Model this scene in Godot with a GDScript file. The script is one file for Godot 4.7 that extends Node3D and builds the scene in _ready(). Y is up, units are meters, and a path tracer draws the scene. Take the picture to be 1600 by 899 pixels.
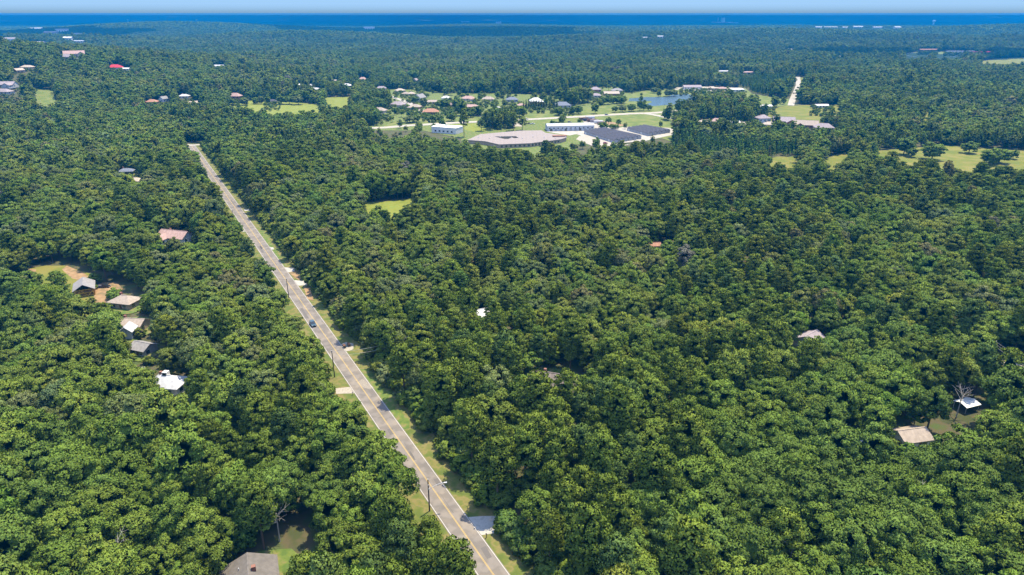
extends Node3D
# A wooded plain seen from the air: a straight two-lane road through oak and pine woods, houses in clearings, a small town with a pond beyond.
# Units are metres, the ground below the camera is y = 0, -z is the way the camera looks.

const HILLS = [[-990, -1250, 420, 470, 58], [-2050, -4300, 800, 600, 56], [1800, -4700, 3500, 450, 30], [-200, -5300, 900, 400, 30], [500, -2750, 700, 240, 26], [1100, -3150, 900, 260, 44], [2400, -2700, 700, 300, 42], [100, -3700, 900, 280, 40], [-900, -3100, 600, 250, 36], [2700, -3800, 900, 300, 52], [-1900, -2600, 700, 350, 34]]
const MASK_X := -1750.0
const MASK_W := 1750
const MASK_H := 1000
const ROAD_A := Vector2(16.6, -84.0)
const ROAD_B := Vector2(-312.5, -668.8)

var rng := RandomNumberGenerator.new()
var M := {}
var mask := PackedByteArray()
var far_polys := []
var names := {}
var leaf_mats := {}
var stand := FastNoiseLite.new()
var tone_noise := FastNoiseLite.new()
var sheet_y := 0.02
var box_cache := {}
var cam: Camera3D

func _ready():
	# ---- camera, sky, sun, exposure, air
	cam = Camera3D.new(); cam.name = "camera"
	cam.position = Vector3(0, 120, 0); cam.rotation_degrees = Vector3(-21.9, 0, 0)
	cam.fov = 45.7; cam.near = 1.0; cam.far = 90000.0; cam.current = true
	add_child(cam)
	var sky_mat := ProceduralSkyMaterial.new()
	sky_mat.sky_top_color = Color(0.34, 0.47, 0.69); sky_mat.sky_horizon_color = Color(0.35, 0.455, 0.54); sky_mat.sky_curve = 0.12
	sky_mat.ground_horizon_color = Color(0.30, 0.40, 0.50); sky_mat.ground_bottom_color = Color(0.16, 0.2, 0.13)
	sky_mat.sun_angle_max = 12.0
	sky_mat.sky_cover = fill_cloud(); sky_mat.sky_cover_modulate = Color(1, 1, 1, 0.65)
	var env := Environment.new()
	env.background_mode = Environment.BG_SKY; env.sky = Sky.new(); env.sky.sky_material = sky_mat
	env.background_energy_multiplier = 1.2
	env.tonemap_mode = Environment.TONE_MAPPER_LINEAR; env.tonemap_exposure = 2.7
	env.fog_enabled = true; env.fog_density = 0.000085; env.fog_light_color = Color(0.03, 0.65, 0.98)
	env.sdfgi_enabled = true; env.ssao_enabled = true; env.ssil_enabled = true
	var we := WorldEnvironment.new(); we.name = "world_environment"; we.environment = env; add_child(we)
	var sun := DirectionalLight3D.new(); sun.name = "sun"
	sun.light_energy = 1.22; sun.light_angular_distance = 0.5; sun.light_color = Color(1.0, 0.94, 0.80); sun.shadow_enabled = true
	add_child(sun)
	var sd := sun_dir()
	sun.look_at_from_position(sd * 100.0, Vector3.ZERO, Vector3.UP)

	rng.seed = 20240711
	stand.seed = 5; stand.frequency = 1.0 / 190.0; stand.fractal_octaves = 3
	tone_noise.seed = 9; tone_noise.frequency = 1.0 / 130.0; tone_noise.fractal_octaves = 3
	materials()
	mask.resize(MASK_W * MASK_H)
	mask.fill(0)
	ground()
	main_road()
	fields_and_water()
	town_roads()
	near_houses()
	town_houses()
	commercial()
	far_buildings()
	poles_and_vehicles()
	lawn_trees()
	forest()
	clouds()

# broken cloud added above the view for ambient fill, fading out at the horizon
func fill_cloud() -> ImageTexture:
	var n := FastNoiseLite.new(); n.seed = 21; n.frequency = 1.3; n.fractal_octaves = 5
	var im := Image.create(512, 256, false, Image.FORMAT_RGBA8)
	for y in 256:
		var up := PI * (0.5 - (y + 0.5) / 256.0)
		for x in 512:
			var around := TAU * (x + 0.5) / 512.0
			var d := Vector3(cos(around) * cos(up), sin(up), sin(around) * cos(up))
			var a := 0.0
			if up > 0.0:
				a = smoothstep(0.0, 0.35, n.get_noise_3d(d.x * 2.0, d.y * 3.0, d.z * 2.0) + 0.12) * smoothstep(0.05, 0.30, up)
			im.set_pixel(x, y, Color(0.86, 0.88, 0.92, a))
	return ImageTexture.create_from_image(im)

func sun_dir() -> Vector3:
	var el := deg_to_rad(72.0)
	var az := deg_to_rad(42.0)
	return Vector3(cos(el) * sin(az), sin(el), -cos(el) * cos(az))

# ---------------------------------------------------------------- helpers
func rnd(a: float, b: float) -> float:
	return rng.randf_range(a, b)

func hgt(x: float, z: float) -> float:
	var s := 0.0
	for q in HILLS:
		var dx: float = (x - q[0]) / q[2]
		var dz: float = (z - q[1]) / q[3]
		var d := dx * dx + dz * dz
		if d < 2.6:
			s += maxf(0.0, q[4] * 1.08 * exp(-d) - 0.08 * q[4])
	return s + 92.0 * smoothstep(-9000.0, -12800.0, z)

func numbered(called: String) -> String:
	var n: int = names.get(called, 0)
	names[called] = n + 1
	return called if n == 0 else "%s_%03d" % [called, n]

func tag(o: Node, label: String, category: String, group := ""):
	o.set_meta("label", label); o.set_meta("category", category)
	if group: o.set_meta("group", group)

func thing(called: String, label: String, category: String, p: Vector2, turn := 0.0, group := "") -> Node3D:
	var o := Node3D.new(); o.name = numbered(called); add_child(o)
	o.position = Vector3(p.x, hgt(p.x, p.y), p.y); o.rotation.y = turn
	tag(o, label, category, group)
	return o

func part(called: String, mesh: Mesh, mat: Material, parent: Node, at := Vector3.ZERO, turn := Vector3.ZERO) -> MeshInstance3D:
	var o := MeshInstance3D.new(); o.name = called; o.mesh = mesh; o.material_override = mat
	o.position = at; o.rotation = turn
	parent.add_child(o, true)
	return o

func struct(called: String, mesh: Mesh, mat: Material, kind := "structure") -> MeshInstance3D:
	var o := MeshInstance3D.new(); o.name = numbered(called); o.mesh = mesh; o.material_override = mat
	o.set_meta("kind", kind); add_child(o)
	return o

func box(x: float, y: float, z: float) -> BoxMesh:
	var key := "%.2f %.2f %.2f" % [x, y, z]
	if not box_cache.has(key):
		var b := BoxMesh.new(); b.size = Vector3(x, y, z); box_cache[key] = b
	return box_cache[key]

func cyl(r0: float, r1: float, h: float, sides := 8) -> CylinderMesh:
	var key := "c %.3f %.3f %.2f %d" % [r0, r1, h, sides]
	if not box_cache.has(key):
		var b := CylinderMesh.new(); b.bottom_radius = r0; b.top_radius = r1; b.height = h; b.radial_segments = sides; b.rings = 1; box_cache[key] = b
	return box_cache[key]

func flat_mesh(v: PackedVector3Array, idx := PackedInt32Array()) -> ArrayMesh:
	var a := []; a.resize(Mesh.ARRAY_MAX); a[Mesh.ARRAY_VERTEX] = v
	if idx.size(): a[Mesh.ARRAY_INDEX] = idx
	var m := ArrayMesh.new(); m.add_surface_from_arrays(Mesh.PRIMITIVE_TRIANGLES, a)
	return m

func quad(v: PackedVector3Array, a: Vector3, b: Vector3, c: Vector3, d: Vector3):
	v.append_array([a, b, c, a, c, d])

# an upright prism: the outline poly at height y0, closed at y1
func prism(poly: PackedVector2Array, y0: float, y1: float) -> ArrayMesh:
	var v := PackedVector3Array()
	var n := poly.size()
	for i in n:
		var p := poly[i]; var q := poly[(i + 1) % n]
		quad(v, Vector3(p.x, y0, p.y), Vector3(q.x, y0, q.y), Vector3(q.x, y1, q.y), Vector3(p.x, y1, p.y))
	var t := Geometry2D.triangulate_polygon(poly)
	for k in t:
		v.append(Vector3(poly[k].x, y1, poly[k].y))
	for k in t:
		v.append(Vector3(poly[k].x, y0, poly[k].y))
	return flat_mesh(v)

func tube(points: Array, r: float, sides := 5) -> ArrayMesh:
	var v := PackedVector3Array()
	for i in points.size() - 1:
		var a: Vector3 = points[i]; var b: Vector3 = points[i + 1]
		var d := (b - a).normalized()
		var u := d.cross(Vector3.UP if absf(d.y) < 0.9 else Vector3.RIGHT).normalized()
		var w := d.cross(u)
		for k in sides:
			var p := (u * cos(TAU * k / sides) + w * sin(TAU * k / sides)) * r
			var q := (u * cos(TAU * (k + 1) / sides) + w * sin(TAU * (k + 1) / sides)) * r
			quad(v, a + p, b + p, b + q, a + q)
	return flat_mesh(v)

func noise_tex(seed_: int, freq: float, colors: Array, stops: Array, size := 512, octaves := 4, dull := 1.0) -> NoiseTexture2D:
	var n := FastNoiseLite.new(); n.seed = seed_; n.frequency = freq; n.fractal_octaves = octaves; n.noise_type = FastNoiseLite.TYPE_SIMPLEX_SMOOTH
	var g := Gradient.new(); g.offsets = PackedFloat32Array(stops)
	var cs := PackedColorArray()
	for c in colors: cs.append((c * dull).linear_to_srgb())
	g.colors = cs
	var t := NoiseTexture2D.new(); t.width = size; t.height = size; t.seamless = true; t.noise = n; t.color_ramp = g
	return t

func textured(called: String, seed_: int, freq: float, colors: Array, stops: Array, metres: float, rough := 0.9) -> StandardMaterial3D:
	var m := StandardMaterial3D.new(); m.resource_name = called; m.roughness = rough; m.metallic_specular = 0.3
	m.albedo_texture = noise_tex(seed_, freq, colors, stops, 512, 4, 0.86)
	m.uv1_triplanar = true; m.uv1_world_triplanar = true; m.uv1_scale = Vector3.ONE / metres
	M[called] = m
	return m

func plain(called: String, c: Color, rough := 0.8, metal := 0.0, spec := 0.4) -> StandardMaterial3D:
	var m := StandardMaterial3D.new(); m.resource_name = called; m.albedo_color = (c * 0.86).linear_to_srgb(); m.roughness = rough; m.metallic = metal; m.metallic_specular = spec
	M[called] = m
	return m

# a surface whose tone wanders a little: one shared grey noise over a plain colour
func worn(called: String, c: Color, metres := 9.0, rough := 0.85) -> StandardMaterial3D:
	var m := plain(called, c, rough, 0.0, 0.3)
	if not M.has("worn_noise"):
		M["worn_noise"] = noise_tex(77, 0.012, [Color(0.72, 0.72, 0.72), Color(0.86, 0.86, 0.86), Color(1, 1, 1)], [0.25, 0.5, 0.75], 512, 5)
	m.albedo_texture = M["worn_noise"]
	m.uv1_triplanar = true; m.uv1_world_triplanar = true; m.uv1_scale = Vector3.ONE / metres
	return m

func materials():
	textured("floor_litter", 3, 0.01, [Color(0.050, 0.060, 0.024), Color(0.085, 0.072, 0.040), Color(0.060, 0.085, 0.026)], [0.3, 0.5, 0.75], 60.0, 1.0)
	textured("verge_grass", 11, 0.02, [Color(0.080, 0.110, 0.022), Color(0.105, 0.125, 0.028), Color(0.17, 0.145, 0.055), Color(0.115, 0.125, 0.03)], [0.25, 0.45, 0.62, 0.8], 60.0)
	textured("meadow_grass", 12, 0.010, [Color(0.090, 0.125, 0.024), Color(0.120, 0.150, 0.030), Color(0.150, 0.160, 0.045)], [0.25, 0.5, 0.75], 90.0)
	textured("bright_grass", 13, 0.010, [Color(0.13, 0.165, 0.022), Color(0.17, 0.185, 0.026), Color(0.155, 0.19, 0.034)], [0.25, 0.5, 0.75], 60.0)
	textured("dry_field", 14, 0.010, [Color(0.105, 0.128, 0.016), Color(0.132, 0.142, 0.020), Color(0.165, 0.152, 0.034)], [0.25, 0.5, 0.75], 110.0)
	textured("bare_dirt", 15, 0.012, [Color(0.17, 0.13, 0.065), Color(0.25, 0.155, 0.08), Color(0.29, 0.20, 0.11)], [0.25, 0.5, 0.75], 30.0)
	textured("pale_gravel", 16, 0.02, [Color(0.26, 0.235, 0.19), Color(0.35, 0.32, 0.27), Color(0.30, 0.27, 0.23)], [0.25, 0.5, 0.75], 18.0)
	textured("yard_grass", 17, 0.012, [Color(0.075, 0.12, 0.025), Color(0.11, 0.15, 0.03), Color(0.17, 0.15, 0.06)], [0.25, 0.5, 0.75], 24.0)
	textured("asphalt", 18, 0.011, [Color(0.172, 0.155, 0.143), Color(0.192, 0.172, 0.157), Color(0.220, 0.192, 0.164)], [0.25, 0.5, 0.78], 60.0)
	textured("concrete", 19, 0.012, [Color(0.30, 0.29, 0.265), Color(0.38, 0.365, 0.335), Color(0.34, 0.33, 0.305)], [0.25, 0.5, 0.75], 14.0)
	textured("highway_paving", 20, 0.012, [Color(0.30, 0.28, 0.245), Color(0.36, 0.335, 0.295)], [0.3, 0.7], 40.0)
	var asp: StandardMaterial3D = M["asphalt"]
	asp.detail_enabled = true; asp.detail_blend_mode = BaseMaterial3D.BLEND_MODE_MUL
	asp.detail_albedo = noise_tex(31, 0.05, [Color(0.80, 0.80, 0.80), Color(1, 1, 1)], [0.35, 0.6], 256, 3)
	asp.uv2_triplanar = true; asp.uv2_world_triplanar = true; asp.uv2_scale = Vector3.ONE * 0.12
	worn("washed_asphalt", Color(0.27, 0.24, 0.205), 5.0)
	plain("asphalt_patch", Color(0.115, 0.105, 0.10), 0.9)
	plain("white_paint", Color(0.42, 0.41, 0.39)); plain("yellow_paint", Color(0.44, 0.31, 0.09))
	var w := plain("pond_water", Color(0.085, 0.145, 0.205), 0.2, 0.0, 0.5)
	w.normal_enabled = true
	var nn := FastNoiseLite.new(); nn.seed = 6; nn.frequency = 0.03
	var nt := NoiseTexture2D.new(); nt.width = 512; nt.height = 512; nt.seamless = true; nt.as_normal_map = true; nt.bump_strength = 2.0; nt.noise = nn
	w.normal_texture = nt; w.normal_scale = 0.05
	w.uv1_triplanar = true; w.uv1_world_triplanar = true; w.uv1_scale = Vector3.ONE / 14.0
	for r in [["grey", Color(0.27, 0.26, 0.26)], ["tan", Color(0.36, 0.30, 0.25)], ["brown", Color(0.23, 0.175, 0.145)], ["mauve", Color(0.31, 0.265, 0.28)], ["slate", Color(0.17, 0.19, 0.24)], ["white", Color(0.72, 0.71, 0.69)],
			["taupe", Color(0.285, 0.245, 0.23)], ["umber", Color(0.20, 0.165, 0.145)], ["ash", Color(0.155, 0.140, 0.128)], ["red", Color(0.55, 0.045, 0.07)], ["rust", Color(0.38, 0.20, 0.13)], ["rose", Color(0.40, 0.27, 0.24)], ["dark", Color(0.075, 0.075, 0.095)], ["beige", Color(0.44, 0.37, 0.30)], ["silver", Color(0.50, 0.51, 0.54)], ["green", Color(0.03, 0.20, 0.14)]]:
		worn("roof_" + r[0], r[1], 11.0, 0.45 if r[0] in ["white", "silver"] else 0.85)
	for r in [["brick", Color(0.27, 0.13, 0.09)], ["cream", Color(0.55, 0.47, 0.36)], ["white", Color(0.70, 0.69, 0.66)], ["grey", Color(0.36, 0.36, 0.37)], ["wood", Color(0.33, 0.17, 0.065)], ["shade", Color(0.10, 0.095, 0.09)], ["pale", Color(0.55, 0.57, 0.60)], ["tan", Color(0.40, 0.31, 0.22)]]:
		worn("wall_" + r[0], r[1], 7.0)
	plain("window_glass", Color(0.02, 0.025, 0.03), 0.1, 0.0, 0.6)
	plain("trim_white", Color(0.68, 0.67, 0.64)); plain("door_brown", Color(0.12, 0.06, 0.035)); plain("door_grey", Color(0.33, 0.33, 0.35))
	plain("brick_red", Color(0.22, 0.10, 0.07)); plain("timber_yellow", Color(0.62, 0.38, 0.06)); plain("creosote", Color(0.055, 0.042, 0.034))
	plain("galvanised", Color(0.55, 0.55, 0.55), 0.45, 0.3); plain("lamp_glass", Color(0.7, 0.7, 0.66), 0.3); plain("wire", Color(0.30, 0.30, 0.30))
	plain("car_teal", Color(0.035, 0.075, 0.10), 0.3, 0.2, 0.6); plain("car_black", Color(0.02, 0.022, 0.028), 0.3, 0.1, 0.6); plain("car_white", Color(0.68, 0.68, 0.68), 0.35); plain("car_red", Color(0.28, 0.03, 0.03), 0.35); plain("car_silver", Color(0.36, 0.37, 0.39), 0.35, 0.3)
	plain("tyre_rubber", Color(0.015, 0.015, 0.016)); plain("rim_metal", Color(0.45, 0.45, 0.46), 0.4, 0.6); plain("lamp_red", Color(0.35, 0.02, 0.02), 0.3); plain("headlamp", Color(0.75, 0.76, 0.78), 0.2)
	plain("bark", Color(0.085, 0.065, 0.05), 0.95); plain("pine_bark", Color(0.12, 0.078, 0.055), 0.95); plain("dead_wood", Color(0.33, 0.30, 0.27), 0.95)
	plain("blue_fabric", Color(0.03, 0.16, 0.20)); plain("pool_blue", Color(0.06, 0.24, 0.36), 0.2); plain("tarp_white", Color(0.78, 0.78, 0.76)); plain("cloud_white", Color(0.85, 0.85, 0.85), 1.0)
	plain("teal_paint", Color(0.01, 0.22, 0.20)); plain("rust_metal", Color(0.16, 0.075, 0.05)); plain("pink_paint", Color(0.48, 0.22, 0.26)); plain("blue_paint", Color(0.04, 0.10, 0.36))

# ---------------------------------------------------------------- where trees may stand
func paint(poly: PackedVector2Array, value: int):
	var lo := poly[0]; var hi := poly[0]
	for p in poly:
		lo = lo.min(p); hi = hi.max(p)
	if lo.y < -1950.0:
		far_polys.append([poly, value, Rect2(lo, hi - lo)])
	var i0 := maxi(0, int((lo.x - MASK_X) / 2.0)); var i1 := mini(MASK_W - 1, int((hi.x - MASK_X) / 2.0) + 1)
	var j0 := maxi(0, int(-hi.y / 2.0)); var j1 := mini(MASK_H - 1, int(-lo.y / 2.0) + 1)
	for j in range(j0, j1 + 1):
		for i in range(i0, i1 + 1):
			if Geometry2D.is_point_in_polygon(Vector2(MASK_X + i * 2.0, -j * 2.0), poly):
				mask[j * MASK_W + i] = value

func mask_at(x: float, z: float) -> int:
	if z > -1950.0:
		var i := int((x - MASK_X) / 2.0); var j := int(-z / 2.0)
		return mask[j * MASK_W + i] if i >= 0 and i < MASK_W and j >= 0 and j < MASK_H else 0
	var out := 0
	for q in far_polys:
		if q[2].has_point(Vector2(x, z)) and Geometry2D.is_point_in_polygon(Vector2(x, z), q[0]):
			out = q[1]
	return out

func disc(c: Vector2, r: float, squash := 1.0) -> PackedVector2Array:
	var o := PackedVector2Array()
	for k in 14:
		var a := TAU * k / 14.0
		o.append(c + Vector2(cos(a), sin(a) * squash) * r * (1.0 + 0.12 * sin(a * 3.0 + c.x)))
	return o

# a house's clearing: a glade round it and lower growth on the side of the valley that overlooks it
func glade(c: Vector2, r: float, reach: float, value := 2):
	var d := c.normalized(); var n := Vector2(-d.y, d.x)
	r += 1.2
	var far := c.length() * 0.108 * reach
	if far > 1.0:
		paint(PackedVector2Array([c + n * r, c - n * r, c - d * far - n * r * 0.8, c - d * far + n * r * 0.8]), value)
	paint(disc(c, r), 1)

# a sheet of grass, gravel or water over the ground
func sheet(called: String, poly, mat: String, clear := 1, lift := -1.0) -> MeshInstance3D:
	var pv := PackedVector2Array(poly)
	if Geometry2D.triangulate_polygon(pv).is_empty():
		pv.reverse()
	if clear >= 0: paint(pv, clear)
	var tri := Geometry2D.triangulate_polygon(pv)
	sheet_y += 0.004
	var y := sheet_y if lift < 0.0 else lift
	var todo := []
	for k in range(0, tri.size(), 3):
		todo.append([pv[tri[k]], pv[tri[k + 1]], pv[tri[k + 2]]])
	var v := PackedVector3Array()
	while todo.size():
		var t = todo.pop_back()
		var a: Vector2 = t[0]; var b: Vector2 = t[1]; var c: Vector2 = t[2]
		var longest := maxf(a.distance_to(b), maxf(b.distance_to(c), c.distance_to(a)))
		if longest > 40.0 and hgt(a.x, a.y) + hgt(b.x, b.y) + hgt(c.x, c.y) > 0.01:
			while a.distance_to(b) < longest - 0.001:
				var s := a; a = b; b = c; c = s
			var m := (a + b) * 0.5
			todo.append([a, m, c]); todo.append([m, b, c])
			continue
		for p in [a, b, c]:
			var h := hgt(p.x, p.y)
			v.append(Vector3(p.x, h + y + (0.5 if h > 0.01 else 0.0), p.y))
	return struct(called, flat_mesh(v), M[mat])

func ribbon(points: Array, from: float, to: float, y: float) -> ArrayMesh:
	var v := PackedVector3Array()
	for i in points.size() - 1:
		var a: Vector2 = points[i]; var b: Vector2 = points[i + 1]
		var d0: Vector2 = (b - (points[i - 1] if i > 0 else a)).normalized()
		var d1: Vector2 = ((points[i + 2] if i + 2 < points.size() else b) - a).normalized()
		var n0 := Vector2(-d0.y, d0.x); var n1 := Vector2(-d1.y, d1.x)
		var steps := maxi(1, int(a.distance_to(b) / 40.0))
		for s in steps:
			var q := []
			for e in [[s, from], [s, to], [s + 1, to], [s + 1, from]]:
				var t: float = float(e[0]) / steps
				var p: Vector2 = a.lerp(b, t) + n0.lerp(n1, t) * e[1]
				q.append(Vector3(p.x, hgt(p.x, p.y) + y, p.y))
			quad(v, q[0], q[1], q[2], q[3])
	return flat_mesh(v)

func corridor(points: Array, from: float, to: float, value := 1):
	for i in points.size() - 1:
		var a: Vector2 = points[i]; var b: Vector2 = points[i + 1]
		var d := (b - a).normalized(); var n := Vector2(-d.y, d.x)
		a -= d * 2.0; b += d * 2.0
		paint(PackedVector2Array([a + n * from, a + n * to, b + n * to, b + n * from]), value)

# ---------------------------------------------------------------- the setting
func axis(limits: Array) -> PackedFloat32Array:
	var o := PackedFloat32Array()
	for l in limits:
		var x: float = l[0]
		while x < l[1] - 0.5:
			o.append(x); x += l[2]
	o.append(limits[-1][1])
	return o

func ground():
	var zs := axis([[-13000.0, -9000.0, 250.0], [-9000.0, -5800.0, 200.0], [-5800.0, -400.0, 30.0], [-400.0, 600.0, 200.0]])
	var xs := axis([[-18000.0, -6000.0, 1000.0], [-6000.0, -3600.0, 200.0], [-3600.0, 4400.0, 40.0], [4400.0, 6000.0, 200.0], [6000.0, 18000.0, 1000.0]])
	var v := PackedVector3Array(); var nrm := PackedVector3Array(); var col := PackedColorArray(); var idx := PackedInt32Array()
	for z in zs:
		for x in xs:
			v.append(Vector3(x, hgt(x, z), z))
			nrm.append(Vector3(hgt(x - 5, z) - hgt(x + 5, z), 10.0, hgt(x, z - 5) - hgt(x, z + 5)).normalized())
			var far := smoothstep(8500.0, 10000.0, Vector2(x, z).length())
			col.append(Color(1, 1, 1).lerp(Color(0.7, 1.1, 0.8), far))
	var w := xs.size()
	for j in zs.size() - 1:
		for i in w - 1:
			var a := j * w + i
			idx.append_array([a, a + 1, a + w + 1, a, a + w + 1, a + w])
	var arr := []; arr.resize(Mesh.ARRAY_MAX)
	arr[Mesh.ARRAY_VERTEX] = v; arr[Mesh.ARRAY_NORMAL] = nrm; arr[Mesh.ARRAY_COLOR] = col; arr[Mesh.ARRAY_INDEX] = idx
	var m := ArrayMesh.new(); m.add_surface_from_arrays(Mesh.PRIMITIVE_TRIANGLES, arr)
	M["floor_litter"].vertex_color_use_as_albedo = true
	struct("ground", m, M["floor_litter"])

func prism_flat(poly, y: float) -> ArrayMesh:
	var pv := PackedVector2Array(poly); var v := PackedVector3Array()
	for k in Geometry2D.triangulate_polygon(Geometry2D.convex_hull(pv)): v.append(Vector3(Geometry2D.convex_hull(pv)[k].x, y, Geometry2D.convex_hull(pv)[k].y))
	return flat_mesh(v)

func main_road():
	var r := [ROAD_A, ROAD_B]
	corridor(r, -12.0, 9.0); corridor([Vector2(-40.0, -186.0), Vector2(-100.0, -291.0)], -14.0, 9.0)
	glade(Vector2(-57.6, -204.5), 8.0, 1.3, 1); corridor([Vector2(-10.0, -132.0), Vector2(-66.0, -232.0)], -13.0, 9.5); corridor([Vector2(20.0, -78.0), Vector2(-6.0, -126.0)], -13.5, 9.5)
	glade(Vector2(-82.2, -255.6), 5.0, 1.0, 1); glade(Vector2(-4.5, -137.3), 5.0, 1.0, 1); glade(Vector2(-1.6, -138.7), 5.0, 1.0, 1)
	var verge_l := struct("verge", ribbon(r, 3.2, 10.5, 0.02), M["verge_grass"])
	var verge_r := struct("verge", ribbon(r, -11.0, -3.2, 0.02), M["verge_grass"])
	var road := struct("road", ribbon(r, -3.4, 3.4, 0.10), M["asphalt"])
	part("edge_line", ribbon(r, 3.05, 3.2, 0.112), M["white_paint"], road)
	part("edge_line", ribbon(r, -3.2, -3.05, 0.112), M["white_paint"], road)
	part("centre_line", ribbon(r, 0.06, 0.16, 0.112), M["yellow_paint"], road)
	part("centre_line", ribbon(r, -0.16, -0.06, 0.112), M["yellow_paint"], road)
	part("patch", prism_flat([Vector2(-54.4, -209.3), Vector2(-52.9, -211.6), Vector2(-50.3, -208.9), Vector2(-47.7, -205.8), Vector2(-48.8, -204.5), Vector2(-51.8, -206.2)], 0.106), M["washed_asphalt"], road)
	rng.seed = 88
	for k in 26:
		var along := ROAD_A.lerp(ROAD_B, rnd(0.03, 0.7)); var d := (ROAD_B - ROAD_A).normalized(); var n := Vector2(-d.y, d.x)
		var o := rnd(-2.8, 2.4); var l := rnd(3.0, 16.0); var w := rnd(0.12, 0.2) if k % 3 else rnd(0.7, 1.6)
		part("crack_seal" if k % 3 else "patch", prism_flat([along + n * o, along + n * (o + w), along + n * (o + w * 1.3) + d * l, along + n * (o + 0.2) + d * l], 0.105), M["asphalt_patch"], road)
	# the cross street that the road meets at its far end
	var cross := [Vector2(-323.6, -675.8), Vector2(-313.9, -672.2), Vector2(-304, -677.2), Vector2(-282, -675.8)]
	corridor(cross, -9.0, 9.0)
	struct("cross_street", ribbon(cross, -3.6, 3.6, 0.085), M["highway_paving"])
	# wide grass on the right
	sheet("roadside_grass", [Vector2(-55.3, -219.1), Vector2(-45, -218.6), Vector2(-42, -208.4), Vector2(-38.2, -191.9), Vector2(-32.6, -186.2), Vector2(-31.9, -180.8), Vector2(-34.1, -180.1), Vector2(-41.8, -191.9)], "yard_grass")
	sheet("roadside_grass", [Vector2(-29.4, -173.9), Vector2(-24.4, -170.7), Vector2(-21.3, -163.2), Vector2(-18.7, -155.1), Vector2(-14.4, -148.6), Vector2(-12.9, -142.6), Vector2(-17.1, -148.9)], "verge_grass")
	sheet("roadside_grass", [Vector2(-6.8, -133.7), Vector2(-1.6, -134.6), Vector2(0, -131.1), Vector2(0.9, -124.8), Vector2(1.8, -121.1), Vector2(2.2, -117.1), Vector2(-0.3, -117.1), Vector2(-3.1, -127.3)], "verge_grass")
	sheet("roadside_grass", [Vector2(-63.4, -212), Vector2(-65, -222.5), Vector2(-61, -217.6), Vector2(-55.1, -206.2), Vector2(-61, -205.8)], "verge_grass")
	sheet("roadside_grass", [Vector2(-182.7, -432.4), Vector2(-169.4, -400.5), Vector2(-157.2, -387.4), Vector2(-173.3, -417.4)], "yard_grass")
	sheet("roadside_grass", [Vector2(-156.2, -389.9), Vector2(-146.6, -388.7), Vector2(-133.1, -361), Vector2(-121.1, -338.6), Vector2(-114.5, -327.9), Vector2(-118.7, -328.8), Vector2(-137.7, -359.9)], "yard_grass")
	sheet("roadside_grass", [Vector2(-265.9, -586.2), Vector2(-250.9, -552.9), Vector2(-228.9, -514.2), Vector2(-211.5, -484), Vector2(-237.4, -536.3)], "yard_grass")
	sheet("roadside_grass", [Vector2(-288.3, -645.4), Vector2(-243.7, -567.8), Vector2(-215, -516.4), Vector2(-194.6, -474.7), Vector2(-202.7, -484), Vector2(-248.6, -567.8)], "dry_field")
	# drives that leave the road
	sheet("driveway", [Vector2(-11.6, -140.4), Vector2(-7.9, -140.8), Vector2(-1.3, -141.1), Vector2(1, -139.7), Vector2(1, -136), Vector2(-1.6, -135.1), Vector2(-7.8, -133.9)], "concrete")
	sheet("driveway", [Vector2(-60.8, -205.2), Vector2(-55.8, -206.2), Vector2(-53.4, -207.6), Vector2(-51.1, -202.8), Vector2(-53.1, -202), Vector2(-59.7, -201.5)], "pale_gravel")
	sheet("driveway", [Vector2(-67.6, -237.5), Vector2(-65.4, -240.9), Vector2(-62.1, -239.8), Vector2(-61, -234.8), Vector2(-62.4, -233.2), Vector2(-65.1, -233.2)], "pale_gravel")
	sheet("driveway", [Vector2(-116.2, -326), Vector2(-110.7, -325.1), Vector2(-109, -320.4), Vector2(-112.3, -317.7)], "concrete")
	sheet("driveway", [Vector2(-106.3, -308.1), Vector2(-99.4, -306.8), Vector2(-97.3, -301.4), Vector2(-102.8, -300.5)], "concrete")
	sheet("driveway", [Vector2(-135.9, -358.8), Vector2(-131.7, -357.7), Vector2(-130.2, -354.4), Vector2(-133, -353.3)], "concrete")
	sheet("driveway", [Vector2(-166.1, -389.9), Vector2(-161, -390.5), Vector2(-157.6, -387.4), Vector2(-163.9, -386.1)], "concrete")
	sheet("driveway", [Vector2(-177, -436.3), Vector2(-169.9, -437.9), Vector2(-167.7, -434), Vector2(-174.7, -432.4)], "concrete")
	sheet("driveway", [Vector2(-241.7, -562.7), Vector2(-234.1, -555.3), Vector2(-231.4, -545.7), Vector2(-239.9, -554.1)], "pale_gravel")
	sheet("driveway", [Vector2(-243.4, -537.2), Vector2(-238.5, -537.7), Vector2(-235.6, -533.1), Vector2(-241, -532.7)], "concrete")
	sheet("driveway", [Vector2(-126.3, -326), Vector2(-121.1, -323.2), Vector2(-118, -320.4), Vector2(-121.9, -318.6)], "concrete")
	sheet("bare_ground", [Vector2(-111.7, -318.6), Vector2(-108.4, -320.4), Vector2(-102.1, -309.8), Vector2(-103.5, -308.1)], "bare_dirt")
	sheet("bare_ground", [Vector2(-98.6, -299.7), Vector2(-95.2, -298.1), Vector2(-89.2, -282.7), Vector2(-92.5, -284.2)], "bare_dirt")

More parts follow.
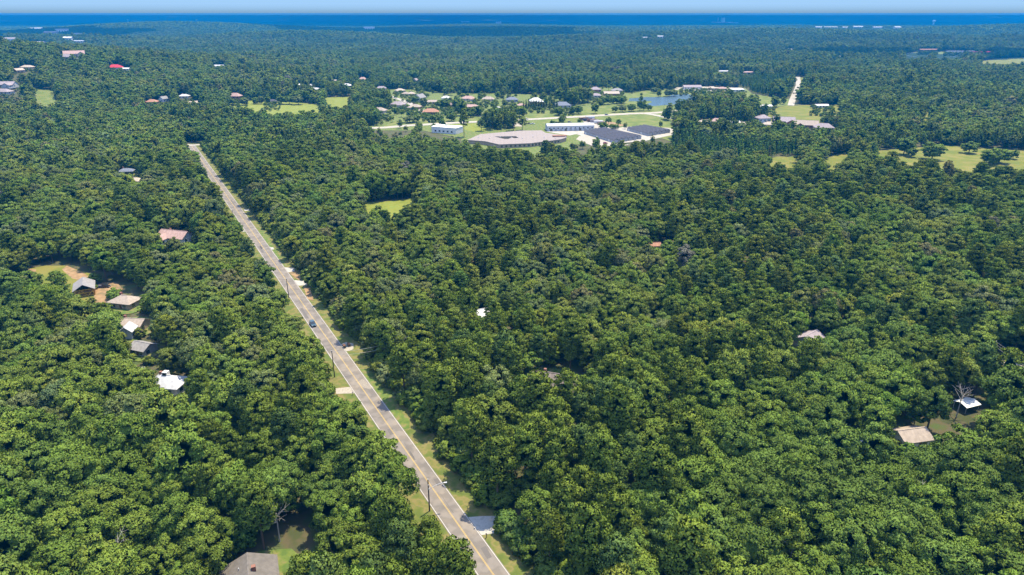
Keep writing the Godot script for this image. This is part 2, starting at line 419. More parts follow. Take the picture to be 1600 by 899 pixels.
func fields_and_water():
	# the open land of the town, then the groves that stand on it again
	paint(PackedVector2Array([Vector2(-188, -799.6), Vector2(-164.3, -896.5), Vector2(-227.4, -1197.1), Vector2(-300.1, -1389.7), Vector2(-238.9, -1478.3), Vector2(-189.7, -1510.3), Vector2(-82.5, -1137.5), Vector2(0, -1137.5), Vector2(69.9, -1100.9), Vector2(100, -1229.2), Vector2(201.7, -1240.2), Vector2(283.9, -1207.6), Vector2(402, -1218.3), Vector2(379.7, -1100.9), Vector2(423.1, -1050), Vector2(384.2, -974.5), Vector2(333.4, -960.6), Vector2(306.1, -1018.5), Vector2(259.7, -960.6), Vector2(215, -902.5), Vector2(181.6, -780.7), Vector2(141.1, -606.9), Vector2(109.5, -587.9), Vector2(53.2, -570), Vector2(-21.3, -570), Vector2(-44.7, -600.4), Vector2(-85, -655.8), Vector2(-126.1, -648.4)]), 3)
	sheet("town_lawn", [Vector2(-188, -799.6), Vector2(-164.3, -896.5), Vector2(-227.4, -1197.1), Vector2(-238.9, -1478.3), Vector2(-189.7, -1510.3), Vector2(-82.5, -1137.5), Vector2(0, -1137.5), Vector2(69.9, -1100.9), Vector2(100, -1229.2), Vector2(201.7, -1240.2), Vector2(283.9, -1207.6), Vector2(402, -1218.3), Vector2(379.7, -1100.9), Vector2(423.1, -1050), Vector2(384.2, -974.5), Vector2(333.4, -960.6), Vector2(306.1, -1018.5), Vector2(259.7, -960.6), Vector2(215, -902.5), Vector2(181.6, -780.7), Vector2(167.2, -720.7), Vector2(129.7, -697.5), Vector2(63, -675.8), Vector2(-25.2, -675.8), Vector2(-52.9, -712.8), Vector2(-98.7, -762.6), Vector2(-148.1, -762.6)], "yard_grass", -1)
	sheet("meadow", [Vector2(-145.8, -790), Vector2(-139.6, -824.4), Vector2(-109.5, -850.8), Vector2(-75.6, -867.4), Vector2(-48.1, -873.1), Vector2(-8.1, -884.6), Vector2(16.7, -914.9), Vector2(67.9, -927.5), Vector2(92.1, -960.6), Vector2(124.5, -974.5), Vector2(164.5, -974.5), Vector2(178.1, -960.6), Vector2(223.1, -978), Vector2(272.5, -1003.4), Vector2(266.8, -974.5), Vector2(215.2, -918.6), Vector2(181.9, -902.5), Vector2(149.5, -896.5), Vector2(85.5, -870.2), Vector2(47.2, -856.3), Vector2(-3.8, -836.9), Vector2(-45.5, -824.4), Vector2(-75, -814.3), Vector2(-119.5, -794.8)], "meadow_grass")
	sheet("meadow", [Vector2(98.9, -861.8), Vector2(150.1, -884.6), Vector2(175.1, -892.9), Vector2(192.7, -856.3), Vector2(161.4, -683.2), Vector2(142.6, -771.5), Vector2(132.6, -780.7), Vector2(128.3, -794.8), Vector2(119.2, -819.3), Vector2(108.5, -842.7)], "meadow_grass")
	sheet("meadow", [Vector2(-74.1, -804.4), Vector2(-45, -814.3), Vector2(-22.6, -819.3), Vector2(-19.5, -753.8), Vector2(-38.2, -749.5), Vector2(-49.4, -762.6), Vector2(-62, -790)], "bright_grass")
	sheet("meadow", [Vector2(-3.8, -827), Vector2(46.6, -845.4), Vector2(86.7, -858.5), Vector2(89.6, -840.1), Vector2(45.3, -819.3), Vector2(15, -814.3), Vector2(0, -814.3)], "meadow_grass")
	sheet("meadow", [Vector2(179.8, -900.1), Vector2(212.7, -914.9), Vector2(184.3, -754.7), Vector2(194.7, -861.8)], "meadow_grass")
	sheet("meadow", [Vector2(131.8, -1034), Vector2(189.2, -1128.1), Vector2(211.3, -1166.6), Vector2(273.6, -1180.6), Vector2(327.5, -1166.6), Vector2(377.2, -1156.7), Vector2(403.5, -1083.4), Vector2(417.1, -1041.9), Vector2(395.9, -996), Vector2(365.2, -988.7), Vector2(338.4, -1003.4), Vector2(320, -1034), Vector2(324.7, -1069.8), Vector2(308.3, -1095.6), Vector2(294.3, -1118.9), Vector2(262.9, -1132.8), Vector2(238.9, -1096.5), Vector2(187, -1083.4), Vector2(170, -1050), Vector2(188.9, -1037.9), Vector2(204.8, -1041.9), Vector2(204.1, -1018.5), Vector2(180.3, -988.7), Vector2(144.3, -988.7)], "meadow_grass")
	sheet("bright_field", [Vector2(-288.2, -1079.1), Vector2(-249.9, -1087.7), Vector2(-233.4, -1034), Vector2(-187.5, -841.7), Vector2(-229, -841.7)], "bright_grass")
	sheet("yard", [Vector2(-407.7, -999.3), Vector2(-389.5, -1019.1), Vector2(-338.8, -1034), Vector2(-303.9, -1010.9), Vector2(-270.5, -988.7), Vector2(-217.2, -790.5), Vector2(-260.6, -790.5), Vector2(-299, -806.9), Vector2(-332.2, -810.9)], "bright_grass")
	sheet("field", [Vector2(342.2, -642.1), Vector2(379.3, -655.2), Vector2(419.8, -672.2), Vector2(446.5, -655.2), Vector2(499.7, -635.8), Vector2(382, -481), Vector2(348.4, -485.3), Vector2(326.2, -494), Vector2(308.5, -512.4), Vector2(285.8, -534.6)], "dry_field")
	sheet("field", [Vector2(272.8, -600), Vector2(309.3, -635.8), Vector2(304.1, -611.5), Vector2(242.3, -494), Vector2(224.6, -485.3)], "dry_field")
	sheet("field", [Vector2(223.2, -600), Vector2(239.2, -614.5), Vector2(258.2, -611.5), Vector2(215.1, -507.6), Vector2(183, -489.6)], "dry_field")
	sheet("field", [Vector2(-106.3, -452.7), Vector2(-87.7, -456.1), Vector2(-71.3, -463.9), Vector2(-66.8, -463.9), Vector2(-55.8, -391.6), Vector2(-74.4, -385.9), Vector2(-90.6, -388.7)], "bright_grass")
	sheet("field", [Vector2(342.7, -947.1), Vector2(382.4, -974.5), Vector2(416.6, -988.7), Vector2(435.8, -974.5), Vector2(470.9, -1003.4), Vector2(384.9, -812.5), Vector2(354.7, -790.5), Vector2(307.3, -780), Vector2(283, -780)], "dry_field")
	sheet("field", [Vector2(586, -1462.8), Vector2(579.5, -1432.7), Vector2(590.9, -1403.8), Vector2(538.9, -1310.9), Vector2(515.3, -1274.6), Vector2(431.2, -1059.9), Vector2(425.4, -1059.9)], "dry_field")
	sheet("field", [Vector2(532.5, -908.7), Vector2(545.9, -908.7), Vector2(446.2, -740.2), Vector2(436.7, -740.2)], "dry_field")
	sheet("field", [Vector2(1255.1, -1923.5), Vector2(1376.1, -2033.9), Vector2(1611.1, -2157.4), Vector2(1205.1, -1607.8), Vector2(1084.2, -1566.8), Vector2(1036.9, -1587.1)], "dry_field")
	sheet("field", [Vector2(-678.6, -998.6), Vector2(-662.2, -992), Vector2(-644.4, -991.5), Vector2(-549, -845.6), Vector2(-563.5, -842.3), Vector2(-583, -854.4)], "meadow_grass")
	sheet("field", [Vector2(-2562.9, -3574.4), Vector2(-2651.9, -3807.6), Vector2(-2530.5, -3648.1), Vector2(-1502.4, -2137.9), Vector2(-1522.9, -2118.4)], "meadow_grass")
	sheet("sports_field", [Vector2(1222.9, -2245.9), Vector2(1330.7, -2380.8), Vector2(1414.5, -2454.3), Vector2(1359, -2334.1), Vector2(1009.8, -1744.5), Vector2(965.4, -1720.2), Vector2(965.6, -1769.5)], "yard_grass")
	sheet("sports_field", [Vector2(1352.4, -2318.9), Vector2(1443.5, -2429.3), Vector2(1483.4, -2388.7), Vector2(1439.5, -2296.5), Vector2(1109, -1769.5), Vector2(1057.3, -1720.2), Vector2(1014.4, -1720.2)], "yard_grass")
	sheet("dirt_patch", [Vector2(104.1, -831.7), Vector2(114.9, -832.7), Vector2(124.9, -817.3), Vector2(130.2, -797.6), Vector2(122.7, -791.9), Vector2(109.1, -799.6), Vector2(103.5, -814.3)], "bare_dirt")
	sheet("dirt_patch", [Vector2(274.1, -1192.9), Vector2(284.4, -1229.2), Vector2(322.1, -1251.5), Vector2(398.5, -1224.8), Vector2(386.4, -1172.6), Vector2(358.6, -1164.6), Vector2(319, -1174.6), Vector2(289.5, -1184.7)], "pale_gravel")
	var pond := sheet("pond_water", [Vector2(181.6, -970.3), Vector2(193.3, -1000.4), Vector2(203.1, -1018.5), Vector2(204.2, -1034), Vector2(187.4, -1029.3), Vector2(170.8, -1030.8), Vector2(178.3, -1066.4), Vector2(206.6, -1083.4), Vector2(236.5, -1085.1), Vector2(249, -1106.2), Vector2(260.6, -1122.6), Vector2(278.2, -1128.1), Vector2(294.1, -1109.8), Vector2(306, -1086.8), Vector2(321.3, -1064.8), Vector2(310, -1038.7), Vector2(288.8, -1023.1), Vector2(256.8, -1006.4), Vector2(226.4, -993.1), Vector2(200.6, -977.3)], "pond_water")
	pond.name = "pond"
	# groves back on the open land
	for g in [[Vector2(177.7, -840.1), Vector2(206.4, -878.8), Vector2(231.5, -902.5), Vector2(261.3, -921.1), Vector2(292.3, -940.5), Vector2(322.4, -953.8), Vector2(337.4, -933.9), Vector2(315, -861.8), Vector2(273.6, -850.8), Vector2(245.3, -861.8), Vector2(198.5, -829.6)], [Vector2(132.1, -1037.1), Vector2(120.6, -1018.5), Vector2(88.9, -974.5), Vector2(71.1, -974.5), Vector2(65.9, -1034), Vector2(101.8, -1066.4), Vector2(146.5, -1074.8)],
			[Vector2(-217.8, -933.9), Vector2(-197.4, -960.6), Vector2(-160.2, -873.1), Vector2(-154.8, -799.6), Vector2(-174.9, -790), Vector2(-198.5, -829.6)], [Vector2(-270.7, -1197.1), Vector2(-245, -1176.6), Vector2(-191, -1050), Vector2(-164.9, -960.6), Vector2(-168.6, -921.1), Vector2(-197.4, -960.6), Vector2(-226.3, -1018.5)], [Vector2(-33, -814.3), Vector2(-7.6, -821.4), Vector2(4.5, -814.3), Vector2(4.3, -771.5), Vector2(-21, -758.2), Vector2(-29.8, -767)],
			[Vector2(-227.4, -1197.1), Vector2(-273.6, -1263), Vector2(-306, -1418.1), Vector2(-106.2, -1478.3), Vector2(85.9, -1362.5), Vector2(71, -1118.9), Vector2(0, -1147.1), Vector2(-83.2, -1147.1), Vector2(-113.4, -1137.5), Vector2(-162.4, -1197.1)], [Vector2(185.6, -1207.6), Vector2(286.8, -1240.2), Vector2(277.2, -1197.1), Vector2(224.4, -1180.6), Vector2(193.8, -1156.7), Vector2(168.5, -1118.9)]]:
		paint(PackedVector2Array(g), 0)

func town_roads():
	var hw := [Vector2(-188, -783.4), Vector2(-161.6, -777.9), Vector2(-141, -783.4), Vector2(-119.9, -797.6), Vector2(-103.7, -803.4), Vector2(-74.4, -816.3), Vector2(-45.6, -825.5), Vector2(-21.4, -832.7), Vector2(0, -838), Vector2(23.4, -847.6), Vector2(47.2, -856.3), Vector2(85.5, -870.8), Vector2(149.5, -896.5), Vector2(182.1, -903.8), Vector2(213.8, -919.9), Vector2(266.5, -940.5)]
	corridor(hw, -13.0, 13.0)
	var h := struct("highway", ribbon(hw, -6.5, 6.5, 0.28), M["highway_paving"])
	part("centre_line", ribbon(hw, -0.3, 0.3, 0.32), M["yellow_paint"], h)
	for s in [[Vector2(-10.8, -836.9), Vector2(-22.1, -858.5), Vector2(-34.5, -873.1), Vector2(-48.6, -882.3), Vector2(-61.6, -908.7)], [Vector2(-244.7, -1197.1), Vector2(-223.2, -1156.7), Vector2(-195.4, -1109.8), Vector2(-179.7, -1074.8), Vector2(-166.2, -1050), Vector2(-147.4, -1010.9), Vector2(-124.7, -940.5), Vector2(-113.2, -908.7)], [Vector2(171.3, -898.9), Vector2(181.7, -884.6), Vector2(194, -858.5), Vector2(207.3, -834.8)],
			[Vector2(390.4, -981.5), Vector2(412.2, -1034), Vector2(440.7, -1100.9), Vector2(460.5, -1147.1)], [Vector2(453.2, -1128.1), Vector2(515.3, -1274.6), Vector2(581.4, -1447.6)], [Vector2(-303.7, -1274.6), Vector2(-283.2, -1286.5), Vector2(-262.2, -1240.2), Vector2(-244.7, -1197.1)]]:
		corridor(s, -9.0, 9.0)
		struct("town_street", ribbon(s, -4.4, 4.4, 0.24), M["highway_paving"])
	for s in [[Vector2(-1669.2, -3661.9), Vector2(-1586, -3522.3), Vector2(-1278.1, -2880.1)], [Vector2(-702.5, -1118.5), Vector2(-686.4, -1114.4), Vector2(-667.8, -1108.8)]]:
		corridor(s, -12.0, 12.0)
		struct("ridge_road", ribbon(s, -5.0, 5.0, 1.0), M["highway_paving"])
	sheet("parking_lot", [Vector2(65.5, -705.1), Vector2(70.6, -724.7), Vector2(85.8, -741.1), Vector2(100.7, -675.8), Vector2(116.5, -675.8), Vector2(91.8, -655.2), Vector2(77.9, -668.8)], "pale_gravel", 1, 0.2)
	sheet("parking_lot", [Vector2(36.4, -756.4), Vector2(89.2, -772.4), Vector2(97.3, -762.6), Vector2(93.4, -747), Vector2(72.1, -741.1), Vector2(60.8, -728.7), Vector2(46.8, -742.8)], "highway_paving", 1, 0.21)
	sheet("parking_lot", [Vector2(85, -840.1), Vector2(99.1, -856.3), Vector2(106.9, -829.6), Vector2(108.7, -785.3), Vector2(118.5, -762.6), Vector2(104.6, -753.8), Vector2(92.3, -780.7), Vector2(85, -809.3)], "pale_gravel", 1, 0.22)
	sheet("parking_lot", [Vector2(-3.8, -824.4), Vector2(9.1, -819.3), Vector2(11.7, -790), Vector2(1.5, -790)], "pale_gravel", 1, 0.23)
	sheet("parking_lot", [Vector2(94.4, -675.8), Vector2(136.2, -697.5), Vector2(174.8, -736.9), Vector2(183.7, -758.2), Vector2(176.6, -780.7), Vector2(134.9, -790), Vector2(69.7, -753.8), Vector2(67.3, -741.1)], "highway_paving", 1, 0.18)
	sheet("courtyard_lawn", [Vector2(-52.1, -701.3), Vector2(-45.1, -749.5), Vector2(10.8, -780.7), Vector2(39.2, -771.5), Vector2(66.2, -712.8), Vector2(49.8, -594.1), Vector2(-5.3, -564.3), Vector2(-35.6, -587.9)], "yard_grass", 1, 0.16)

# ---------------------------------------------------------------- buildings
func gable_body(l: float, w: float, h: float, rise: float) -> ArrayMesh:
	var v := PackedVector3Array()
	var x := l / 2; var z := w / 2
	quad(v, Vector3(-x, 0, z), Vector3(x, 0, z), Vector3(x, h, z), Vector3(-x, h, z))
	quad(v, Vector3(x, 0, -z), Vector3(-x, 0, -z), Vector3(-x, h, -z), Vector3(x, h, -z))
	for s in [-1.0, 1.0]:
		quad(v, Vector3(s * x, 0, s * z), Vector3(s * x, 0, -s * z), Vector3(s * x, h, -s * z), Vector3(s * x, h, s * z))
		if rise > 0.0:
			v.append_array([Vector3(s * x, h, s * z), Vector3(s * x, h, -s * z), Vector3(s * x, h + rise, 0)])
	return flat_mesh(v)

func gable_roof(l: float, w: float, rise: float, over := 0.5, thick := 0.22) -> ArrayMesh:
	var v := PackedVector3Array()
	var x := l / 2 + over; var z := w / 2 + over; var dip := rise * over / (w / 2)
	for s in [-1.0, 1.0]:
		var a := Vector3(-x * s, -dip, z * s); var b := Vector3(x * s, -dip, z * s); var c := Vector3(x * s, rise, 0); var d := Vector3(-x * s, rise, 0)
		var t := Vector3(0, thick, 0)
		quad(v, a + t, b + t, c + t, d + t); quad(v, a, d, c, b); quad(v, a, b, b + t, a + t); quad(v, b, c, c + t, b + t); quad(v, d, a, a + t, d + t)
	return flat_mesh(v)

func hip_roof(l: float, w: float, rise: float, over := 0.5, thick := 0.2) -> ArrayMesh:
	var v := PackedVector3Array()
	var x := l / 2 + over; var z := w / 2 + over; var r := maxf(0.2, (l - w) / 2)
	var lo := -rise * over / (w / 2)
	var t := Vector3(0, thick, 0)
	var e := [Vector3(-x, lo, z), Vector3(x, lo, z), Vector3(x, lo, -z), Vector3(-x, lo, -z)]
	var p := Vector3(-r, rise, 0); var q := Vector3(r, rise, 0)
	quad(v, e[0] + t, e[1] + t, q + t, p + t); quad(v, e[2] + t, e[3] + t, p + t, q + t)
	v.append_array([e[1] + t, e[2] + t, q + t, e[3] + t, e[0] + t, p + t])
	for k in 4:
		quad(v, e[k], e[(k + 1) % 4], e[(k + 1) % 4] + t, e[k] + t)
	quad(v, e[0], e[3], e[2], e[1])
	return flat_mesh(v)

func block(o: Node3D, l: float, w: float, h: float, rise: float, hip: bool, roof: String, wall: String, at := Vector3.ZERO, turn := 0.0, near := false, wing := ""):
	var wl := part(wing + "wall", gable_body(l, w, h, 0.0 if hip else rise), M["wall_" + wall], o, at, Vector3(0, turn, 0))
	var rf := part(wing + "roof", hip_roof(l, w, rise) if hip else gable_roof(l, w, rise), M["roof_" + roof], o, at + Vector3(0, h + 0.01, 0), Vector3(0, turn, 0))
	part("ridge_cap", box(maxf(0.5, l - (w if hip else -0.8)), 0.12, 0.4), M["roof_" + roof], rf, Vector3(0, rise + 0.22, 0))
	var n := maxi(2, int(l / 4.5))
	for s in [-1.0, 1.0]:
		for k in n:
			var win := part("window", box(1.5, 1.4, 0.12), M["window_glass"], wl, Vector3((k + 0.5 - n / 2.0) * l / n, minf(h - 1.1, h * 0.56), s * (w / 2 + 0.03)))
			if near:
				part("window_frame", box(1.7, 0.12, 0.16), M["trim_white"], win, Vector3(0, -0.76, 0)); part("window_frame", box(1.7, 0.12, 0.16), M["trim_white"], win, Vector3(0, 0.76, 0))
	for s in [-1.0, 1.0]:
		part("window", box(0.12, 1.4, 1.5), M["window_glass"], wl, Vector3(s * (l / 2 + 0.03), h * 0.55, w * 0.2))
	return [wl, rf]

func house(called: String, label: String, p: Vector2, turn: float, l: float, w: float, h: float, rise: float, hip: bool, roof: String, wall: String, wing := 0.0, group := "", near := false, clear := 1.0, reach := 1.0) -> Node3D:
	var o := thing(called, label, "house", p, deg_to_rad(turn), group)
	var b = block(o, l, w, h, rise, hip, roof, wall, Vector3.ZERO, 0.0, near)
	part("door", box(1.1, 2.1, 0.14), M["door_brown"], b[0], Vector3(l * 0.08, 1.06, w / 2 + 0.04))
	if wing != 0.0:
		var ww := w * 0.72
		block(o, w * 0.95, ww, h - 0.15, rise * 0.72, hip, roof, wall, Vector3(wing * (l / 2 - ww / 2 - 0.3), 0, w * 0.62), PI / 2, near, "wing_")
		part("garage_door", box(4.6, 2.2, 0.14), M["door_grey"], o, Vector3(wing * (l / 2 - ww / 2 - 0.3), 1.12, w * 0.62 + w * 0.475 + 0.04))
	if l > 9.0:
		part("chimney", box(0.9, 1.8, 0.9), M["brick_red"], b[1], Vector3(-l * 0.2, rise * 0.75 + 0.6, -w * 0.1))
	if clear > 0.0:
		glade(p, maxf(l, w) * 0.62 * clear + 2.0, reach)
		if near: sheet("yard", disc(p, maxf(l, w) * 0.75 + 2.0), "yard_grass", -1)
	return o

func near_houses():
	# A: the big grey-brown roof at the bottom edge of the view
	var a := house("house", "large house with plain grey-brown gabled roof at bottom edge beside small lawn", Vector2(-56.9, -113.2), -68.0, 17.0, 11.4, 3.4, 2.6, false, "ash", "tan", 0.0, "", true, 0.9, 0.9)
	for k in 4: part("roof_vent", cyl(0.12, 0.12, 0.6), M["galvanised"], a, Vector3(-5.0 + k * 3.0, 5.6, 2.0))
	sheet("lawn", [Vector2(-56, -124), Vector2(-53.8, -126.4), Vector2(-50.5, -127.7), Vector2(-45.9, -127.7), Vector2(-43.3, -124.8), Vector2(-40.9, -119.9), Vector2(-41.2, -116.2), Vector2(-51.2, -115.3)], "yard_grass")
	glade(Vector2(-49.8, -123.2), 7.0, 1.0, 1)
	# B: white metal roof among oaks
	var b := house("house", "white metal-roofed house half hidden among oaks left of the road", Vector2(-117.4, -203.7), -8.0, 11.5, 8.0, 3.6, 2.4, true, "silver", "white", 0.0, "", true, 0.8, 0.6)
	var sk := part("dormer", box(1.7, 1.7, 1.8), M["wall_white"], b, Vector3(-0.4, 6.3, -0.6)); part("window", box(1.3, 1.2, 0.1), M["window_glass"], sk, Vector3(0, 0, 0.92))
	var patio := thing("patio_table", "white patio table with blue parasol below the white-roofed house", "table", Vector2(-109.9, -193), 0.2)
	part("table_top", cyl(1.3, 1.3, 0.08, 16), M["tarp_white"], patio, Vector3(0, 0.74, 0)); part("leg", cyl(0.06, 0.06, 0.74), M["galvanised"], patio, Vector3(0, 0.37, 0)); part("parasol", cyl(1.7, 0.08, 0.6, 8), M["blue_fabric"], patio, Vector3(0, 2.5, 0)); part("pole", cyl(0.03, 0.03, 1.9), M["galvanised"], patio, Vector3(0, 1.7, 0))
	glade(Vector2(-110.9, -194.2), 5.0, 0.9)
	sheet("patio", [Vector2(-114.7, -194.2), Vector2(-110.7, -191.9), Vector2(-108.9, -193.4), Vector2(-110.2, -197.4), Vector2(-113.1, -199.1), Vector2(-112.9, -195.8)], "concrete", -1)
	# C: sheds along the same side
	house("garden_shed", "small white gabled shed with one dark window between grey roofs", Vector2(-152.7, -245.4), -84.0, 5.2, 4.6, 3.6, 1.8, false, "silver", "pale", 0.0, "", true, 0.9, 0.9)
	house("house", "tan roof of a low house just behind the small white shed", Vector2(-155.7, -253.2), -6.0, 12.0, 7.0, 2.9, 1.7, false, "tan", "tan", 0.0, "", true, 0.8, 0.5)
	house("garage", "plain grey-roofed garage just below the small white shed", Vector2(-140.2, -232.2), -20.0, 7.0, 6.5, 2.6, 1.6, false, "grey", "grey", 0.0, "", true, 0.8, 0.7)
	var pg := thing("play_set", "teal play set with pale awning under oaks above the white-roofed house", "play set", Vector2(-132, -214.3), 0.4)
	for s in [[-1.2, -1.0], [1.2, -1.0], [-1.2, 1.0], [1.2, 1.0]]: part("leg", cyl(0.07, 0.07, 2.4), M["teal_paint"], pg, Vector3(s[0], 1.2, s[1]))
	part("platform", box(2.6, 0.15, 2.2), M["teal_paint"], pg, Vector3(0, 1.3, 0)); part("awning", gable_roof(2.6, 2.2, 0.8, 0.15, 0.06), M["tarp_white"], pg, Vector3(0, 2.4, 0)); part("slide", box(0.7, 0.08, 3.2), M["teal_paint"], pg, Vector3(-2.4, 0.75, 0.3), Vector3(0.42, 1.4, 0))
	glade(Vector2(-132, -214.3), 5.0, 0.9)
	# D: the open barn in the dirt clearing, a truck beside it
	sheet("clearing", [Vector2(-242.5, -316.8), Vector2(-244.2, -323.2), Vector2(-238.8, -327.9), Vector2(-228.9, -327.9), Vector2(-216.1, -320.4), Vector2(-206.6, -315), Vector2(-199.8, -306.4), Vector2(-190.4, -288.7), Vector2(-165.3, -240.9), Vector2(-170.7, -243.4), Vector2(-208.6, -288.7), Vector2(-218.9, -301.4), Vector2(-202.3, -266.5)], "dry_field")
	sheet("bare_ground", [Vector2(-239.5, -313.3), Vector2(-244.2, -323.2), Vector2(-239.7, -322.3), Vector2(-232.9, -309.8)], "bare_dirt"); sheet("bare_ground", [Vector2(-226.8, -322.3), Vector2(-227.6, -327.9), Vector2(-214.4, -318.6), Vector2(-206.5, -311.5), Vector2(-207.2, -306.4), Vector2(-214.2, -309.8)], "bare_dirt")
	sheet("bare_ground", [Vector2(-190.7, -287.2), Vector2(-196.8, -298.9), Vector2(-196.4, -304.7), Vector2(-189.2, -303.8), Vector2(-182.3, -296.5), Vector2(-180.8, -287.2), Vector2(-180.8, -279.8), Vector2(-183.8, -276.9)], "bare_dirt"); sheet("bare_ground", [Vector2(-210.2, -285.7), Vector2(-216.8, -298.1), Vector2(-216, -299.7), Vector2(-206.7, -285.7)], "bare_dirt")
	var d := thing("pole_barn", "open grey-roofed pole barn with yellow timber posts in the dirt clearing", "barn", Vector2(-196.9, -291.4), deg_to_rad(-61.0))
	part("roof", gable_roof(11.0, 8.0, 2.4, 0.5), M["roof_grey"], d, Vector3(0, 3.6, 0))
	part("back_wall", box(0.2, 3.5, 7.8), M["wall_wood"], d, Vector3(-5.2, 1.75, 0)); part("side_wall", box(10.5, 3.4, 0.2), M["wall_wood"], d, Vector3(0, 1.7, -3.9))
	part("slab", box(11.4, 0.15, 8.4), M["concrete"], d, Vector3(0, 0.075, 0))
	for k in 3:
		for s in [-1.0, 1.0]: part("post", box(0.25, 3.5, 0.25), M["timber_yellow"], d, Vector3(-4.9 + k * 5.0, 1.9, s * 3.6))
	for k in 5: part("rail", box(0.12, 0.25, 7.2), M["timber_yellow"] if k % 2 == 0 else M["wall_wood"], d, Vector3(5.1, 0.6 + k * 0.7, 0))
	for k in 3: part("brace", box(0.12, 0.2, 3.2), M["timber_yellow"], d, Vector3(5.25, 1.9, -2.6 + k * 2.6), Vector3(0.8 if k % 2 == 0 else -0.8, 0, 0))
	glade(Vector2(-194, -284.2), 9.0, 0.5); glade(Vector2(-187.5, -291.8), 9.0, 0.85); glade(Vector2(-232.6, -313.3), 12.0, 0.6, 1); glade(Vector2(-216.9, -308.1), 12.0, 0.6)
	house("house", "tan hip-roofed house right of the dirt clearing, below the parked truck", Vector2(-170.5, -276.9), -14.0, 11.0, 8.0, 2.9, 2.0, true, "tan", "tan", 0.0, "", true, 0.85, 0.6)
	vehicle("pickup_truck", "dark pickup truck parked on orange dirt beside the open barn", "pickup truck", Vector2(-192.1, -298.1), 0.05, "car_black", true)
	# E: the large brown house on the left
	house("house", "large pinkish-brown roofed house with two gables deep in the left woods", Vector2(-190.5, -369), -16.0, 17.0, 9.5, 3.4, 2.9, false, "rose", "pale", -1.0, "", true, 0.85, 0.95)
	house("house", "small tan roof showing among oaks far up the left woods", Vector2(-285.4, -510), -4.0, 10.0, 7.5, 2.8, 1.8, true, "beige", "white", 0.0, "", true, 0.8, 0.75)
	house("house", "slate-roofed house in deep shade behind the small tan roof, left woods", Vector2(-309.7, -543.3), 10.0, 11.0, 7.5, 2.8, 1.8, true, "slate", "shade", 0.0, "", true, 0.75, 0.6)
	# right of the road
	house("house", "white-roofed house broken up by tree crowns in the middle of the woods", Vector2(-14.5, -261.3), 24.0, 10.0, 6.5, 3.0, 1.8, false, "silver", "white", 0.0, "", true, 0.5, 0.35)
	house("house", "brown and tan roofed house with one tree before it, above the vacant wooded lot", Vector2(14.5, -204.5), -18.0, 18.0, 11.0, 3.2, 3.0, true, "umber", "shade", 0.0, "", true, 0.8, 1.0)
	house("house", "grey-brown gabled roof alone in the woods at right", Vector2(115.3, -237.5), 40.0, 9.0, 8.5, 3.2, 2.2, false, "mauve", "grey", 0.0, "", true, 0.8, 0.85)
	var tp := thing("carport", "white carport with flat white top beside a dead tree, right woods", "carport", Vector2(148, -191.9), 0.35)
	part("roof", gable_roof(6.0, 4.6, 0.7, 0.2, 0.1), M["tarp_white"], tp, Vector3(0, 2.5, 0))
	for s in [[-2.8, -2.1], [2.8, -2.1], [-2.8, 2.1], [2.8, 2.1]]: part("leg", cyl(0.07, 0.07, 2.5), M["galvanised"], tp, Vector3(s[0], 1.25, s[1]))
	glade(Vector2(147.6, -191.1), 6.5, 1.2, 1)
	house("house", "white house with tan roof behind pines near the right edge", Vector2(119.4, -173.3), 12.0, 9.0, 7.0, 2.9, 1.8, false, "tan", "white", 0.0, "", true, 0.8, 0.95)
	house("garage", "small white garage left of the tan-roofed white house at right", Vector2(99.6, -168.7), 8.0, 6.0, 4.5, 2.6, 1.3, false, "silver", "white", 0.0, "", true, 0.7, 0.85)
	house("garden_shed", "small rust-roofed shed below the white carport at the right edge", Vector2(132.4, -165.6), -12.0, 5.0, 4.0, 2.4, 1.3, false, "rust", "wood", 0.0, "", true, 0.6, 0.7)
	house("garden_shed", "tiny white shed in the woods below the red-clay gap, bottom right of road", Vector2(31.1, -126.9), 14.0, 3.0, 2.6, 2.2, 0.9, false, "white", "white", 0.0, "", true, 0.2, 0.35)
	house("garden_shed", "small orange-roofed shed lying open in the woods, centre right", Vector2(77.9, -355.4), 5.0, 6.0, 4.0, 2.4, 1.1, false, "rust", "tan", 0.0, "", true, 0.8, 0.8)
	sheet("bare_ground", [Vector2(21, -137.8), Vector2(23.9, -139.7), Vector2(26, -138.7), Vector2(25.4, -136.4), Vector2(22.4, -135.5)], "bare_dirt", 2)
	sheet("lawn", [Vector2(153.3, -218.1), Vector2(158.1, -219.1), Vector2(163.1, -218.6), Vector2(161.5, -214.8), Vector2(155.7, -212), Vector2(150.8, -213)], "bright_grass")
	var lane := [Vector2(179.7, -224.4), Vector2(183.6, -222.5), Vector2(185.4, -217.6), Vector2(188.1, -209.3)]
	corridor(lane, -7.0, 7.0)
	glade(Vector2(183.2, -220.5), 7.0, 1.0)
	struct("side_lane", ribbon(lane, -3.0, 3.0, 0.06), M["highway_paving"])

